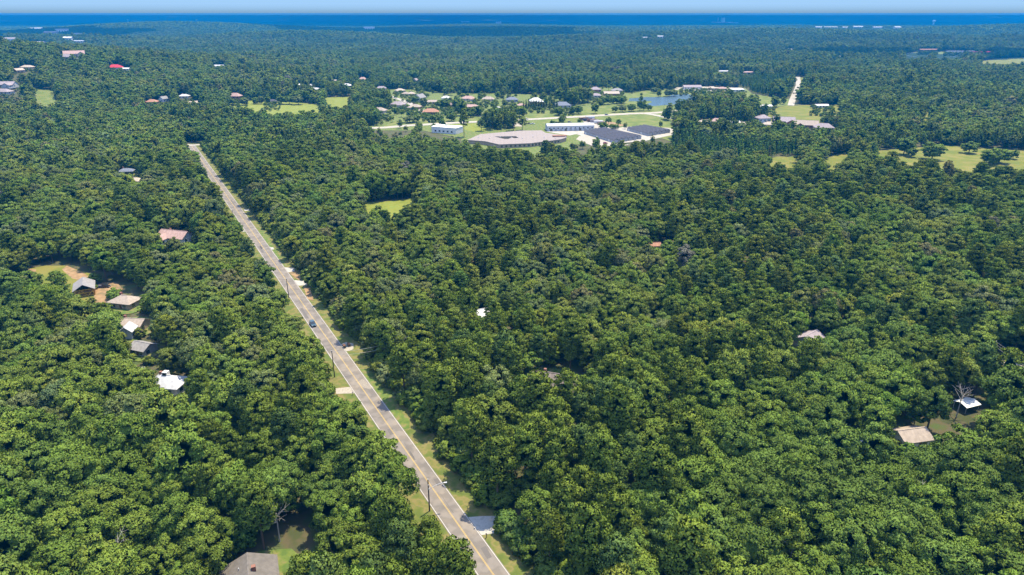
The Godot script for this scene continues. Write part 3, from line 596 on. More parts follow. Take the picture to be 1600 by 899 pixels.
func town_houses():
	# pixel columns are left out: every row is place, turn, length, width, wall height, rise, roof, wall, wing, label
	for t in [
		[Vector2(-285.8, -1362.5), -6, 15, 10, 3.6, 3.0, "rose", "brick", 1, "pinkish hip-roofed house standing back at the top end of the town street"],
		[Vector2(-331.1, -1316.8), 8, 11, 8, 3.0, 2.2, "beige", "cream", 0, "small beige-roofed house among trees left of the white driveway"],
		[Vector2(-286.6, -1229.2), -4, 15, 10, 4.2, 2.6, "white", "brick", 0, "red-brick house with pale flat-looking roof beside the white driveway"],
		[Vector2(-219.1, -1186.8), 10, 16, 9, 3.6, 3.0, "mauve", "brick", 0, "dark red house with mauve-grey roof beside the curving street"],
		[Vector2(-183.4, -1156.7), -20, 14, 10, 3.2, 2.8, "beige", "cream", 1, "beige hip roof uphill from the pair of pale low houses"],
		[Vector2(-167.2, -1109.8), -10, 11, 9, 3.0, 2.2, "tan", "cream", 0, "left one of the pair of pale low houses beside the tall grey house"],
		[Vector2(-158.1, -1109.8), 6, 11, 9, 3.0, 2.4, "beige", "cream", 0, "right one of the pair of pale low houses beside the tall grey house"],
		[Vector2(-135.5, -1034), 62, 15, 12, 5.6, 4.6, "grey", "pale", 0, "tall pale grey gabled house, two storeys, in the middle of town"],
		[Vector2(-158.3, -974.5), -8, 20, 12, 3.4, 3.2, "mauve", "cream", 1, "wide mauve-tan hip-roofed house at the bend of the town street"],
		[Vector2(-130.7, -947.1), -14, 15, 11, 3.2, 3.0, "tan", "brick", -1, "tan hip-roofed house left of the round dark tree by the bend"],
		[Vector2(-172.2, -908.7), -12, 17, 12, 3.3, 3.4, "tan", "cream", 0, "broad tan hip-roofed house half behind trees, leftmost near the highway bend"],
		[Vector2(-104.3, -896.5), 4, 20, 12, 3.2, 3.6, "rust", "shade", 0, "red-brown hip-roofed house alone on the meadow's edge by the highway"],
		[Vector2(-222.3, -1510.3), 0, 15, 10, 3.4, 2.6, "beige", "white", 0, "pale house far up in the forest above the town"],
		[Vector2(-180.1, -1323.4), 75, 12, 8, 4.6, 3.0, "mauve", "grey", 0, "narrow grey gabled house at the forest edge above the town"],
		[Vector2(-114.3, -1003.4), 2, 21, 10, 3.0, 2.2, "tan", "cream", 0, "long low tan house between the tall grey house and the brown roof"],
		[Vector2(-98.4, -1050), 4, 13, 9, 3.2, 2.6, "silver", "white", 0, "small grey-white house behind the long low tan house"],
		[Vector2(-84.8, -967.5), -4, 15, 10, 3.1, 2.6, "brown", "tan", 0, "brown-tan roofed house behind the two dark round trees"],
		[Vector2(-64.5, -1041.9), 8, 19, 11, 3.4, 3.2, "rose", "cream", 1, "rose-roofed house with white front, first in the row under the dark woods"],
		[Vector2(-56.3, -947.1), -4, 23, 10, 3.2, 2.6, "rose", "brick", -1, "long rose-roofed brick house in front of the row under the woods"],
		[Vector2(-34.8, -1034), 3, 17, 11, 3.4, 3.2, "tan", "cream", 0, "tan hip-roofed house, second in the row under the dark woods"],
		[Vector2(0, -1026.2), 6, 17, 11, 3.6, 3.2, "slate", "grey", 0, "blue-slate hip-roofed house, third in the row under the dark woods"],
		[Vector2(33.4, -988.7), 12, 18, 12, 6.0, 4.0, "silver", "brick", 1, "two-storey red-brick house with pale grey roof above the evergreen hedge"],
		[Vector2(69.3, -960.6), 6, 22, 13, 3.6, 4.0, "slate", "grey", 0, "blue-grey hip-roofed house just right of the evergreen hedge"],
		[Vector2(92.4, -1118.9), 10, 16, 11, 4.4, 3.4, "beige", "cream", 1, "pale beige large house, left of the twin roofs near the pond"],
		[Vector2(109.1, -1147.1), -8, 16, 11, 4.6, 3.6, "tan", "brick", 0, "tan-roofed brick house, right of the twin roofs near the pond"],
		[Vector2(136.2, -1156.7), 10, 17, 12, 4.6, 3.8, "mauve", "brick", 0, "mauve-roofed brick house standing high behind the low grey one by the pond"],
		[Vector2(128.9, -1083.4), -10, 15, 11, 3.2, 2.8, "mauve", "grey", 0, "low grey house in front of the mauve-roofed brick house by the pond"],
		[Vector2(156.1, -1109.8), 4, 24, 12, 3.2, 3.0, "beige", "brick", 0, "long beige-roofed house nearest the pond's left arm"],
		[Vector2(171.8, -1156.7), 8, 18, 11, 3.2, 3.0, "grey", "grey", 0, "grey-roofed house peeping over the long beige one by the pond"],
		[Vector2(-17.8, -927.5), 0, 9, 7, 3.0, 2.0, "white", "white", 0, "tiny white gabled house beside the side street trees"],
		[Vector2(12.3, -960.6), -6, 11, 9, 3.2, 2.4, "rose", "cream", 0, "small pinkish house left of the evergreen hedge"],
		[Vector2(296.7, -824.4), 10, 15, 12, 5.4, 3.4, "mauve", "pale", 0, "two-storey lavender-grey house, leftmost of the grey-roofed group at right"],
		[Vector2(318, -814.3), -12, 24, 14, 3.6, 4.0, "mauve", "brick", 1, "wide lavender-roofed house, second in the grey-roofed group at right"],
		[Vector2(332, -785.3), -14, 26, 14, 3.6, 4.2, "tan", "brick", -1, "widest tan-grey hip roof, third in the grey-roofed group at right"],
		[Vector2(345.3, -767), -12, 20, 12, 3.4, 3.8, "mauve", "cream", 0, "tan-grey hip roof, rightmost of the grey-roofed group at right"],
		[Vector2(265.3, -790), 4, 20, 10, 3.0, 2.2, "beige", "cream", 0, "pale low roof left of the grey-roofed group at right"],
		[Vector2(293, -790), -20, 14, 10, 3.0, 2.6, "beige", "cream", 0, "small pale roof in front of the grey-roofed group at right"],
		[Vector2(223.9, -804.4), 14, 19, 10, 3.2, 2.6, "beige", "cream", 0, "pale tan roof by the grove below the pond"],
		[Vector2(240.8, -814.3), -16, 16, 10, 3.2, 2.8, "rose", "tan", 0, "rose-tan roof right of the grove's pale tan roof below the pond"],
		[Vector2(255.8, -799.6), 4, 12, 8, 3.0, 2.0, "silver", "white", 0, "small silver roof among bushes between the rose-tan roof and the pale low roof"],
		[Vector2(305.8, -1203.4), 2, 30, 13, 4.2, 2.6, "mauve", "white", 0, "long white house on bare ground behind the pond, leftmost there"],
		[Vector2(336.7, -1192.9), 6, 16, 10, 3.2, 2.4, "beige", "cream", 0, "pale house on bare ground behind the pond, second from left"],
		[Vector2(352.2, -1186.8), -4, 15, 10, 3.2, 2.2, "rose", "cream", 0, "pinkish house on bare ground behind the pond, third from left"],
		[Vector2(371.8, -1166.6), 6, 22, 12, 3.8, 1.6, "white", "white", 0, "white shed-like house at right end of bare ground behind the pond"],
		[Vector2(-489.8, -956.3), 4, 14, 10, 3.0, 2.8, "rust", "wood", 0, "orange-roofed house on the left hillside above the pines"],
		[Vector2(-483.7, -976.6), 70, 10, 8, 4.4, 3.0, "grey", "pale", 0, "narrow grey house just right of the orange-roofed one"],
		[Vector2(-474, -1019), 4, 14, 9, 3.0, 2.4, "silver", "white", 0, "silver-roofed house in trees above the orange-roofed one"],
		[Vector2(-438.5, -963.5), 40, 14, 8, 3.0, 2.0, "beige", "tan", 0, "small tan roof under trees below the silver-roofed house"],
		[Vector2(-406.2, -1034.2), -8, 17, 11, 5.0, 4.0, "rose", "brick", 0, "steep rose-brown house at the left end of the bright yard"],
		[Vector2(-346.3, -1010.9), 4, 14, 9, 3.0, 2.4, "dark", "cream", 0, "dark-roofed house with pale front at the middle of the bright yard"],
		[Vector2(-367.3, -1206.1), 80, 13, 9, 4.6, 3.4, "white", "white", 0, "white gabled house among trees above the bright yard"],
		[Vector2(-349.7, -1225), 6, 10, 7, 3.0, 2.0, "silver", "white", 0, "small silver roof right of the white gabled house above the yard"],
		[Vector2(-326, -1173), -6, 15, 9, 3.0, 2.2, "silver", "white", 0, "white low house in trees between the yard and the yellow field"],
		[Vector2(-704.1, -983.8), 6, 28, 14, 4.5, 3.8, "mauve", "pale", 1, "large mauve-grey house at the left edge of the hill"],
		[Vector2(-681.1, -946.1), -10, 22, 12, 3.6, 3.4, "mauve", "pale", 0, "lower mauve roof in front of the large hill house at left edge"],
		[Vector2(-760.4, -1122.4), 6, 18, 10, 3.4, 2.6, "beige", "cream", 0, "small pale roof on the crest of the left hill"],
		[Vector2(-754.1, -1091.1), 70, 13, 9, 3.4, 2.6, "beige", "tan", 0, "narrow tan roof on the left hill below the crest roof"],
		[Vector2(-677.9, -1221.8), 4, 22, 13, 3.4, 4.2, "red", "white", 0, "house with a bright red roof among dark trees on the left"],
		[Vector2(-661.1, -1222.3), 0, 14, 7, 3.0, 1.4, "white", "white", 0, "white low outbuilding just right of the red roof"],
		[Vector2(-809.9, -1331.9), 30, 34, 16, 5.0, 5.0, "rose", "cream", 1, "big pinkish house in the far woods, upper left"],
		[Vector2(-786.6, -1275.1), -30, 26, 13, 4.0, 4.0, "mauve", "cream", 0, "mauve wing of houses left of the big pinkish house, upper left"],
		[Vector2(-597.2, -1451.6), 0, 26, 11, 3.6, 2.4, "silver", "white", 0, "long silver roof in the trees above the rose-brown house"],
		[Vector2(-530.4, -1398.6), 0, 13, 9, 3.2, 2.2, "silver", "white", 0, "small silver roof below and right of the long silver roof"],
		[Vector2(1138.6, -2412.9), 8, 20, 12, 4.0, 3.6, "beige", "white", 0, "pale house at the edge of the forest left of the shaded sports field"],
		[Vector2(912.4, -2005.2), 60, 18, 12, 6.0, 5.0, "white", "white", 0, "white steep-gabled house standing clear in the right forest"],
		[Vector2(942, -2454.4), 4, 22, 12, 4.0, 3.0, "beige", "white", 0, "pale house far off above the straight gravel road"],
		[Vector2(423.7, -960.6), 4, 18, 7, 3.0, 1.4, "white", "white", 0, "long white low shed on the dry field below the gravel road"],
		[Vector2(345, -953.8), 4, 16, 7, 3.0, 1.4, "white", "white", 0, "white low shed at the left end of the dry field"],
		[Vector2(1189.6, -1672.6), 40, 30, 10, 4.0, 2.4, "silver", "white", 0, "silver shed at the far right edge below the dry field"],
	]:
		var p: Vector2 = t[0]
		house("house", t[9], p, t[1], t[2], t[3], t[4], t[5], t[2] < 24 and t[3] > 8 and t[1] < 50, t[6], t[7], t[8], "", false, 0.95, 0.85)

func commercial():
	# the big tan-roofed complex with a planted courtyard
	var roof := PackedVector2Array([Vector2(-44.2, -679.4), Vector2(-33.1, -714.2), Vector2(8.5, -736.8), Vector2(31.4, -739.4), Vector2(35.4, -722.4), Vector2(52.5, -708.6), Vector2(55.4, -694.5), Vector2(48.2, -683.1), Vector2(18.5, -661.4), Vector2(-12.2, -654.4), Vector2(-26.2, -672.1)])
	var c := Vector2(0, 0)
	for p in roof: c += p / roof.size()
	for i in roof.size(): roof[i] -= c
	var yard := PackedVector2Array([Vector2(-18.2, -699.9), Vector2(3.9, -701.5), Vector2(7, -690.6), Vector2(1.9, -689.9), Vector2(0, -694.5), Vector2(-3.8, -684.6), Vector2(-7.6, -685.3)])
	for i in yard.size(): yard[i] -= c
	var cx := thing("care_home", "sprawling low tan-roofed complex with planted courtyard behind the forest edge", "building", c)
	for q in [["wall", 0.985, 1.06, 3.5, 0.0, "wall_tan"], ["roof", 1.0, 1.0, 0.45, 3.5, "roof_taupe"]]:
		var solid := CSGPolygon3D.new(); solid.name = q[0]; solid.polygon = shrink(roof, q[1]); solid.depth = q[3]; solid.material = M[q[5]]
		solid.rotation.x = PI / 2; solid.position.y = q[4]
		var hole := CSGPolygon3D.new(); hole.name = "courtyard"; hole.polygon = shrink(yard, q[2]); hole.depth = q[3] + 2.0; hole.position.z = 1.0; hole.operation = CSGShape3D.OPERATION_SUBTRACTION; hole.material = M[q[5]]
		solid.add_child(hole); cx.add_child(solid)
	part("roof_hatch", box(14, 1.6, 4), M["roof_rust"], cx, Vector3(36, 4.6, -2), Vector3(0, 0.1, 0))
	for k in 9: part("roof_vent", box(0.9, 0.8, 0.9), M["galvanised"], cx, Vector3(-46 + k * 11.0, 4.3, 6.0 + 5.0 * sin(k * 2.1)))
	var edge := [roof[9], roof[8], roof[7]]
	for e in 2:
		var a: Vector2 = edge[e]; var b: Vector2 = edge[e + 1]
		var n := int(a.distance_to(b) / 4.0)
		for k in n:
			var q := a.lerp(b, (k + 0.5) / n) * 0.986
			part("window", box(1.8, 1.6, 0.3), M["window_glass"], cx, Vector3(q.x, 1.9, q.y), Vector3(0, -(b - a).angle(), 0))
	paint(disc(c, 70.0, 0.6), 1)
	# long white metal shop
	var s := thing("metal_shop", "long white metal shop building with grey end beside the storage rows", "building", Vector2(63.8, -767), deg_to_rad(7.0))
	block(s, 52.0, 15.0, 5.6, 1.6, false, "silver", "pale")
	for k in 9: part("roller_door", box(2.6, 2.8, 0.16), M["wall_grey"] if k % 3 else M["window_glass"], s, Vector3(-22.0 + k * 5.4, 1.42, 7.56))
	# white flat-roofed box
	var f := thing("white_office", "white flat-roofed office block with two roof units by the highway", "building", Vector2(-70.1, -749.5), deg_to_rad(-25.0))
	part("wall", box(30, 6.4, 16), M["wall_white"], f, Vector3(0, 3.2, 0)); part("roof", box(30.5, 0.4, 16.5), M["tarp_white"], f, Vector3(0, 6.6, 0)); part("awning", box(0.8, 1.6, 14.0), M["wall_shade"], f, Vector3(-15.3, 5.0, 0))
	for k in 2: part("roof_unit", cyl(1.6, 1.6, 1.2, 10), M["galvanised"], f, Vector3(-2.0 + k * 6.0, 7.3, -1.0 + k * 2.0))
	for k in 5: part("window", box(2.0, 1.6, 0.2), M["window_glass"], f, Vector3(-10.0 + k * 5.0, 2.4, 8.04))
	glade(Vector2(-70.1, -749.5), 20.0, 1.0, 1)
	# storage rows
	for g in [[Vector2(77.3, -738.6), Vector2(100.7, -761.7), Vector2(133.7, -708.9), Vector2(100.9, -681.4), 6, "left"], [Vector2(126.6, -760.8), Vector2(149.8, -779.7), Vector2(171.7, -747.8), Vector2(142.2, -723.1), 5, "right"]]:
		for k in g[4]:
			var t0: float = (k + 0.5) / g[4]
			var a: Vector2 = g[0].lerp(g[1], t0); var b: Vector2 = g[3].lerp(g[2], t0)
			var w: float = g[0].distance_to(g[1]) / g[4] * 0.80
			var l := a.distance_to(b)
			var ord: String = ["first", "second", "third", "fourth", "fifth", "sixth"][k]
			var u := thing("storage_row", "dark-roofed storage row, %s from the front of the %s block behind the forest" % [ord, g[5]], "storage building", (a + b) / 2, -(b - a).angle(), "dark-roofed storage rows")
			part("wall", gable_body(l, w, 3.0, 1.3), M["wall_grey"], u); part("roof", gable_roof(l, w, 1.3, 0.25, 0.15), M["roof_dark"], u, Vector3(0, 3.01, 0))
			for n in int(l / 6.0):
				part("roller_door", box(2.6, 2.3, 0.12), M["door_grey"] if (n + k) % 4 else M["wall_white"], u, Vector3(-l / 2 + 3.5 + n * 6.0, 1.16, w / 2 + 0.03))
			for n in 5: part("roof_seam", box(0.3, 0.08, w * 0.98), M["roof_slate"], u, Vector3(-l / 2 + (n + 0.5) * l / 5, 4.42, 0))
		paint(PackedVector2Array([g[0] * 0.98, g[1] * 1.01, g[2] * 1.01, g[3] * 0.93]), 1)
	# trailers and machines in the yard between the shop and the highway
	var tl := 0
	for t in [[Vector2(86.3, -838), 0.2, "rust_metal", "rust brown"], [Vector2(90.4, -832.7), 0.3, "roof_dark", "black"], [Vector2(94.3, -826.5), 0.2, "rust_metal", "dark rust"], [Vector2(97.4, -820.4), 0.35, "roof_mauve", "mauve grey"], [Vector2(101.3, -814.3), 0.2, "wall_white", "white"], [Vector2(95.1, -848.6), 0.1, "wall_pale", "pale grey"], [Vector2(103.8, -804.4), 0.4, "roof_brown", "brown"]]:
		var ord: String = ["first", "second", "third", "fourth", "fifth", "sixth", "seventh"][tl]
		tl += 1
		var o := thing("cargo_trailer", "%s cargo trailer, %s in the crowded yard behind the metal shop" % [t[3], ord], "trailer", t[0], t[1], "trailers in the yard")
		part("body", box(11, 2.6, 2.6), M[t[2]], o, Vector3(0, 2.2, 0)); part("tongue", box(1.6, 0.2, 0.3), M["roof_dark"], o, Vector3(6.2, 0.9, 0))
		for x in [-3.6, -2.4]:
			for z in [-1.15, 1.15]: part("wheel", cyl(0.5, 0.5, 0.3, 10), M["tyre_rubber"], o, Vector3(x, 0.5, z), Vector3(PI / 2, 0, 0))

func shrink(poly: PackedVector2Array, k: float) -> PackedVector2Array:
	var c := Vector2.ZERO
	for p in poly: c += p / poly.size()
	var o := PackedVector2Array()
	for p in poly: o.append(c + (p - c) * k)
	return o

func far_hall(called: String, label: String, p: Vector2, turn: float, l: float, w: float, h: float, roof: String, wall: String):
	var o := thing(called, label, "building", p, deg_to_rad(turn))
	if p.length() > 3000.0: h += 7.0
	part("wall", gable_body(l, w, h, h * 0.25), M["wall_" + wall], o); part("roof", gable_roof(l, w, h * 0.25, 1.0, 0.5), M["roof_" + roof], o, Vector3(0, h, 0))
	var n := maxi(3, int(l / 12.0))
	for k in n: part("window", box(5.0, h * 0.4, 0.3), M["window_glass"], o, Vector3((k + 0.5 - n / 2.0) * l / n, h * 0.5, w / 2 + 0.05))
	glade(p, maxf(l, w) * 0.5 + 1.0, 0.9 if p.length() < 3000.0 else 0.32)

func far_buildings():
	for t in [
		[Vector2(-2336.1, -3536.1), 3, 100, 30, 9, "rose", "cream", "long pinkish school in the far upper left woods"], [Vector2(-2324.7, -3675.4), 8, 62, 34, 10, "rose", "tan", "tan hall right of the long pinkish school"], [Vector2(-1619.7, -2444.5), 4, 80, 24, 7, "mauve", "white", "low mauve hall in front of the long pinkish school"],
		[Vector2(-1563.8, -2433.7), -10, 40, 18, 6, "rose", "white", "small pinkish hall right of the low mauve hall"], [Vector2(-2138.8, -3498.1), 10, 34, 22, 8, "silver", "white", "pale hall, left of the far cluster right of the school"], [Vector2(-2139.4, -3590), -14, 50, 24, 8, "mauve", "white", "mauve hall, right of the far cluster right of the school"],
		[Vector2(-1571.4, -2570), 0, 30, 14, 6, "white", "white", "white shed below the far cluster right of the school"], [Vector2(-1519.7, -2546.6), 0, 34, 14, 6, "silver", "white", "silver shed at the lower right of the far cluster"], [Vector2(-1712.6, -2468.2), 12, 44, 20, 6, "mauve", "white", "mauve shed beside the far green field at left edge"],
		[Vector2(-3588.4, -5454), 0, 40, 24, 8, "silver", "white", "silver speck of a shed beyond the school, left one"], [Vector2(-2683.7, -4138.3), 0, 42, 24, 8, "silver", "white", "silver speck of a shed beyond the school, right one"], [Vector2(-2371.7, -3846.9), 20, 60, 24, 8, "mauve", "white", "mauve roof beyond the far cluster right of the school"],
		[Vector2(-908.3, -4642.4), 6, 66, 40, 12, "silver", "white", "lone pale barn on the far plain, above the town"], [Vector2(-147.4, -8021.3), 0, 60, 50, 20, "white", "white", "white barn on the far ridge right of centre"], [Vector2(-598.6, -9382.1), 0, 110, 40, 10, "silver", "white", "faint long shed on the far plain left of the ridge barn"],
		[Vector2(591.3, -2893.5), 4, 30, 24, 8, "silver", "white", "long white hall in the far woods above the pond"], [Vector2(528.7, -2885.2), 0, 24, 14, 5, "silver", "white", "small silver shed left of the long white far hall"],
		[Vector2(1933.1, -4604.2), 0, 44, 40, 4, "silver", "white", "white warehouse on the far right plain, leftmost of its row"], [Vector2(2035.1, -4663.2), 0, 90, 30, 2, "silver", "white", "silver warehouse, second from left on the far right plain"], [Vector2(2100.3, -4607.9), 0, 36, 30, 3, "silver", "white", "grey-silver warehouse, third from left on the far right plain"],
		[Vector2(2182.4, -4610.9), 0, 60, 30, 6, "silver", "pale", "tallest silver warehouse, fourth from left on the far right plain"], [Vector2(2302.8, -4600.8), 0, 60, 40, 4, "silver", "white", "white warehouse, fifth from left on the far right plain"], [Vector2(2380.8, -4517.1), 0, 36, 40, 9, "silver", "white", "silver warehouse, rightmost of the row on the far right plain"],
		[Vector2(1471.4, -2260.1), 6, 60, 24, 7, "red", "brick", "red-roofed school hall right of the shaded sports fields"], [Vector2(1409.8, -2445.9), 3, 60, 10, 6, "rust", "brick", "red-brown grandstand behind the shaded sports fields"], [Vector2(1473.7, -2372.9), 2, 90, 8, 4, "slate", "pale", "long blue-grey dugout shed behind the right sports field"],
		[Vector2(495.6, -1500.5), 4, 26, 16, 5, "rose", "cream", "low pinkish hall in trees above the bare ground behind the pond"], [Vector2(452, -1526.8), 4, 28, 12, 5, "silver", "white", "low silver shed left of the low pinkish hall above the pond"], [Vector2(49.6, -1734.4), 4, 24, 12, 3, "silver", "white", "long white shed in the trees above the rows of houses"],
	]:
		far_hall("far_hall", t[7], t[0], t[1], t[2], t[3], t[4], t[5], t[6])
	# a mill with a stack, pale pink, on the far plain
	var p: Vector2 = Vector2(2433.6, -8484.2)
	var mill := thing("paper_mill", "pink mill with a pale tower on the far plain", "building", p, 0.1)
	part("wall", box(230, 24, 70), M["pink_paint"], mill, Vector3(0, 12, 0)); part("tower", box(36, 60, 36), M["wall_pale"], mill, Vector3(10, 42, 0)); part("roof", box(234, 2, 74), M["roof_white"], mill, Vector3(0, 25, 0))
	part("chimney", cyl(5, 4, 74, 12), M["pink_paint"], mill, Vector3(-50, 37, 0))
	for k in 8: part("window", box(14, 8, 1), M["window_glass"], mill, Vector3(-98 + k * 28, 14, 35.2))
	var sh := thing("mill_shed", "small pink shed right of the far mill", "building", Vector2(2509.6, -8292.8), 0.0)
	part("wall", box(110, 14, 40), M["pink_paint"], sh, Vector3(0, 7, 0)); part("roof", gable_roof(110, 40, 8, 2.0, 1.0), M["roof_white"], sh, Vector3(0, 14, 0)); part("window", box(20, 5, 1), M["window_glass"], sh, Vector3(0, 8, 20.2))
	# white water towers
	for t in [[Vector2(-3650.5, -8484.2), "white water tower rising beyond the far wooded hill, upper left", 1.0], [Vector2(3970.9, -6891.7), "small white water tower on the far right horizon", 1.1], [Vector2(-4919.7, -9382.1), "tiny pale water tower far off left of the wooded hill", 0.8]]:
		var w := thing("water_tower", t[1], "water tower", t[0])
		var k: float = t[2]
		var b := SphereMesh.new(); b.radius = 13 * k; b.height = 17 * k; b.radial_segments = 16; b.rings = 8
		part("tank", b, M["tarp_white"], w, Vector3(0, 48 * k, 0)); part("stem", cyl(3.2 * k, 2.2 * k, 42 * k, 10), M["tarp_white"], w, Vector3(0, 21 * k, 0))
		for q in 4: part("leg", cyl(0.8 * k, 0.8 * k, 44 * k, 6), M["galvanised"], w, Vector3(8 * k * cos(q * PI / 2), 22 * k, 8 * k * sin(q * PI / 2)))
	for s in [[Vector2(1220.9, -2245.9), Vector2(1332.9, -2384.7), Vector2(1418.9, -2462.1)], [Vector2(1220.9, -2245.9), Vector2(1193, -2157.4), Vector2(1181, -2093.9)], [Vector2(1206.5, -2063.5), Vector2(1304.1, -2125.2), Vector2(1443.6, -2296.5)]]:
		var pts := []
		for q in s: pts.append(q)
		struct("field_fence", ribbon(pts, -0.8, 0.8, 1.0), M["trim_white"])

# ---------------------------------------------------------------- poles, lamps, vehicles, small things
func pole(label: String, p: Vector2, h: float, arm: bool, turn := 0.0) -> Node3D:
	var o := thing("utility_pole", label, "utility pole", p, turn)
	part("shaft", cyl(0.20, 0.13, h, 8), M["creosote"], o, Vector3(0, h / 2, 0))
	part("cap", cyl(0.15, 0.10, 0.15, 8), M["galvanised"], o, Vector3(0, h + 0.07, 0))
	if arm:
		var pts := []
		for k in 7:
			var t := k / 6.0
			pts.append(Vector3(0.15 + 4.0 * t, h * 0.70 + 1.5 * sin(t * PI * 0.5), 0))
		part("lamp_arm", tube(pts, 0.06, 6), M["galvanised"], o)
		var head := part("lamp_head", box(0.8, 0.16, 0.34), M["galvanised"], o, Vector3(4.4, h * 0.70 + 1.48, 0))
		part("lens", box(0.5, 0.08, 0.26), M["lamp_glass"], head, Vector3(0.05, -0.11, 0))
		part("bracket", box(0.3, 0.5, 0.3), M["galvanised"], o, Vector3(0.1, h * 0.70, 0)); part("bracket", box(0.25, 0.25, 0.5), M["galvanised"], o, Vector3(0, h * 0.84, 0))
	else:
		part("crossarm", box(1.9, 0.14, 0.14), M["creosote"], o, Vector3(0, h - 0.6, 0.14))
		for x in [-0.8, 0.0, 0.8]: part("insulator", cyl(0.06, 0.04, 0.25, 6), M["trim_white"], o, Vector3(x, h - 0.4, 0.14))
	return o

func wire(label: String, a: Vector3, b: Vector3, sag: float):
	var pts := []
	for k in 13:
		var t := k / 12.0
		pts.append(a.lerp(b, t) - Vector3(0, sag * 4.0 * t * (1.0 - t), 0))
	var o := MeshInstance3D.new(); o.name = numbered("power_line"); o.mesh = tube(pts, 0.045, 4); o.material_override = M["wire"]
	add_child(o); tag(o, label, "power line")

func vehicle(called: String, label: String, category: String, p: Vector2, turn: float, paint_: String, pickup := false, group := "") -> Node3D:
	var o := thing(called, label, category, p, turn, group)
	o.position.y += 0.12
	var l := 5.7 if pickup else 4.7
	var w := 1.95
	var prof := [[-l / 2, 0.45], [l / 2 - 0.1, 0.42], [l / 2, 0.7], [l / 2 - 0.15, 0.95], [l / 2 - 1.35, 1.08], [-l / 2, 1.08]]
	part("body", side_prism(prof, w), M[paint_], o)
	var cab := [[-0.6 if pickup else -l / 2 + 0.1, 1.05], [l / 2 - 1.25, 1.05], [l / 2 - 2.05, 1.72], [-0.45 if pickup else -l / 2 + 0.55, 1.74]]
	part("cabin", side_prism(cab, w * 0.86), M["window_glass"], o)
	var top0: float = cab[3][0] + 0.05; var top1: float = cab[2][0] - 0.05
	part("cabin_roof", box(top1 - top0, 0.08, w * 0.84), M[paint_], o, Vector3((top0 + top1) / 2, 1.77, 0))
	if pickup:
		part("truck_bed", box(2.0, 0.10, 1.5), M["roof_dark"], o, Vector3(-l / 2 + 1.15, 1.10, 0)); part("tailgate", box(0.08, 0.5, 1.7), M["car_white"], o, Vector3(-l / 2 - 0.04, 0.85, 0))
	for x in [-l * 0.32, l * 0.32]:
		for z in [-w / 2 + 0.08, w / 2 - 0.08]:
			var wh := part("wheel", cyl(0.36, 0.36, 0.26, 12), M["tyre_rubber"], o, Vector3(x, 0.30, z), Vector3(PI / 2, 0, 0))
			part("rim", cyl(0.2, 0.2, 0.28, 10), M["rim_metal"], wh)
	for z in [-0.7, 0.7]:
		part("headlight", box(0.1, 0.18, 0.36), M["headlamp"], o, Vector3(l / 2 - 0.06, 0.78, z)); part("tail_light", box(0.1, 0.22, 0.28), M["lamp_red"], o, Vector3(-l / 2 - 0.01, 0.86, z))
	part("windscreen", box(0.05, 0.72, w * 0.8), M["window_glass"], o, Vector3(l / 2 - 1.62, 1.40, 0), Vector3(0, 0, 0.87))
	return o

func side_prism(prof: Array, w: float) -> ArrayMesh:
	var poly := PackedVector2Array()
	for q in prof: poly.append(Vector2(q[0], q[1]))
	var v := PackedVector3Array()
	var n := poly.size()
	for i in n:
		var a := poly[i]; var b := poly[(i + 1) % n]
		quad(v, Vector3(a.x, a.y, -w / 2), Vector3(b.x, b.y, -w / 2), Vector3(b.x, b.y, w / 2), Vector3(a.x, a.y, w / 2))
	for z in [-w / 2, w / 2]:
		for k in Geometry2D.triangulate_polygon(poly): v.append(Vector3(poly[k].x, poly[k].y, z))
	return flat_mesh(v)

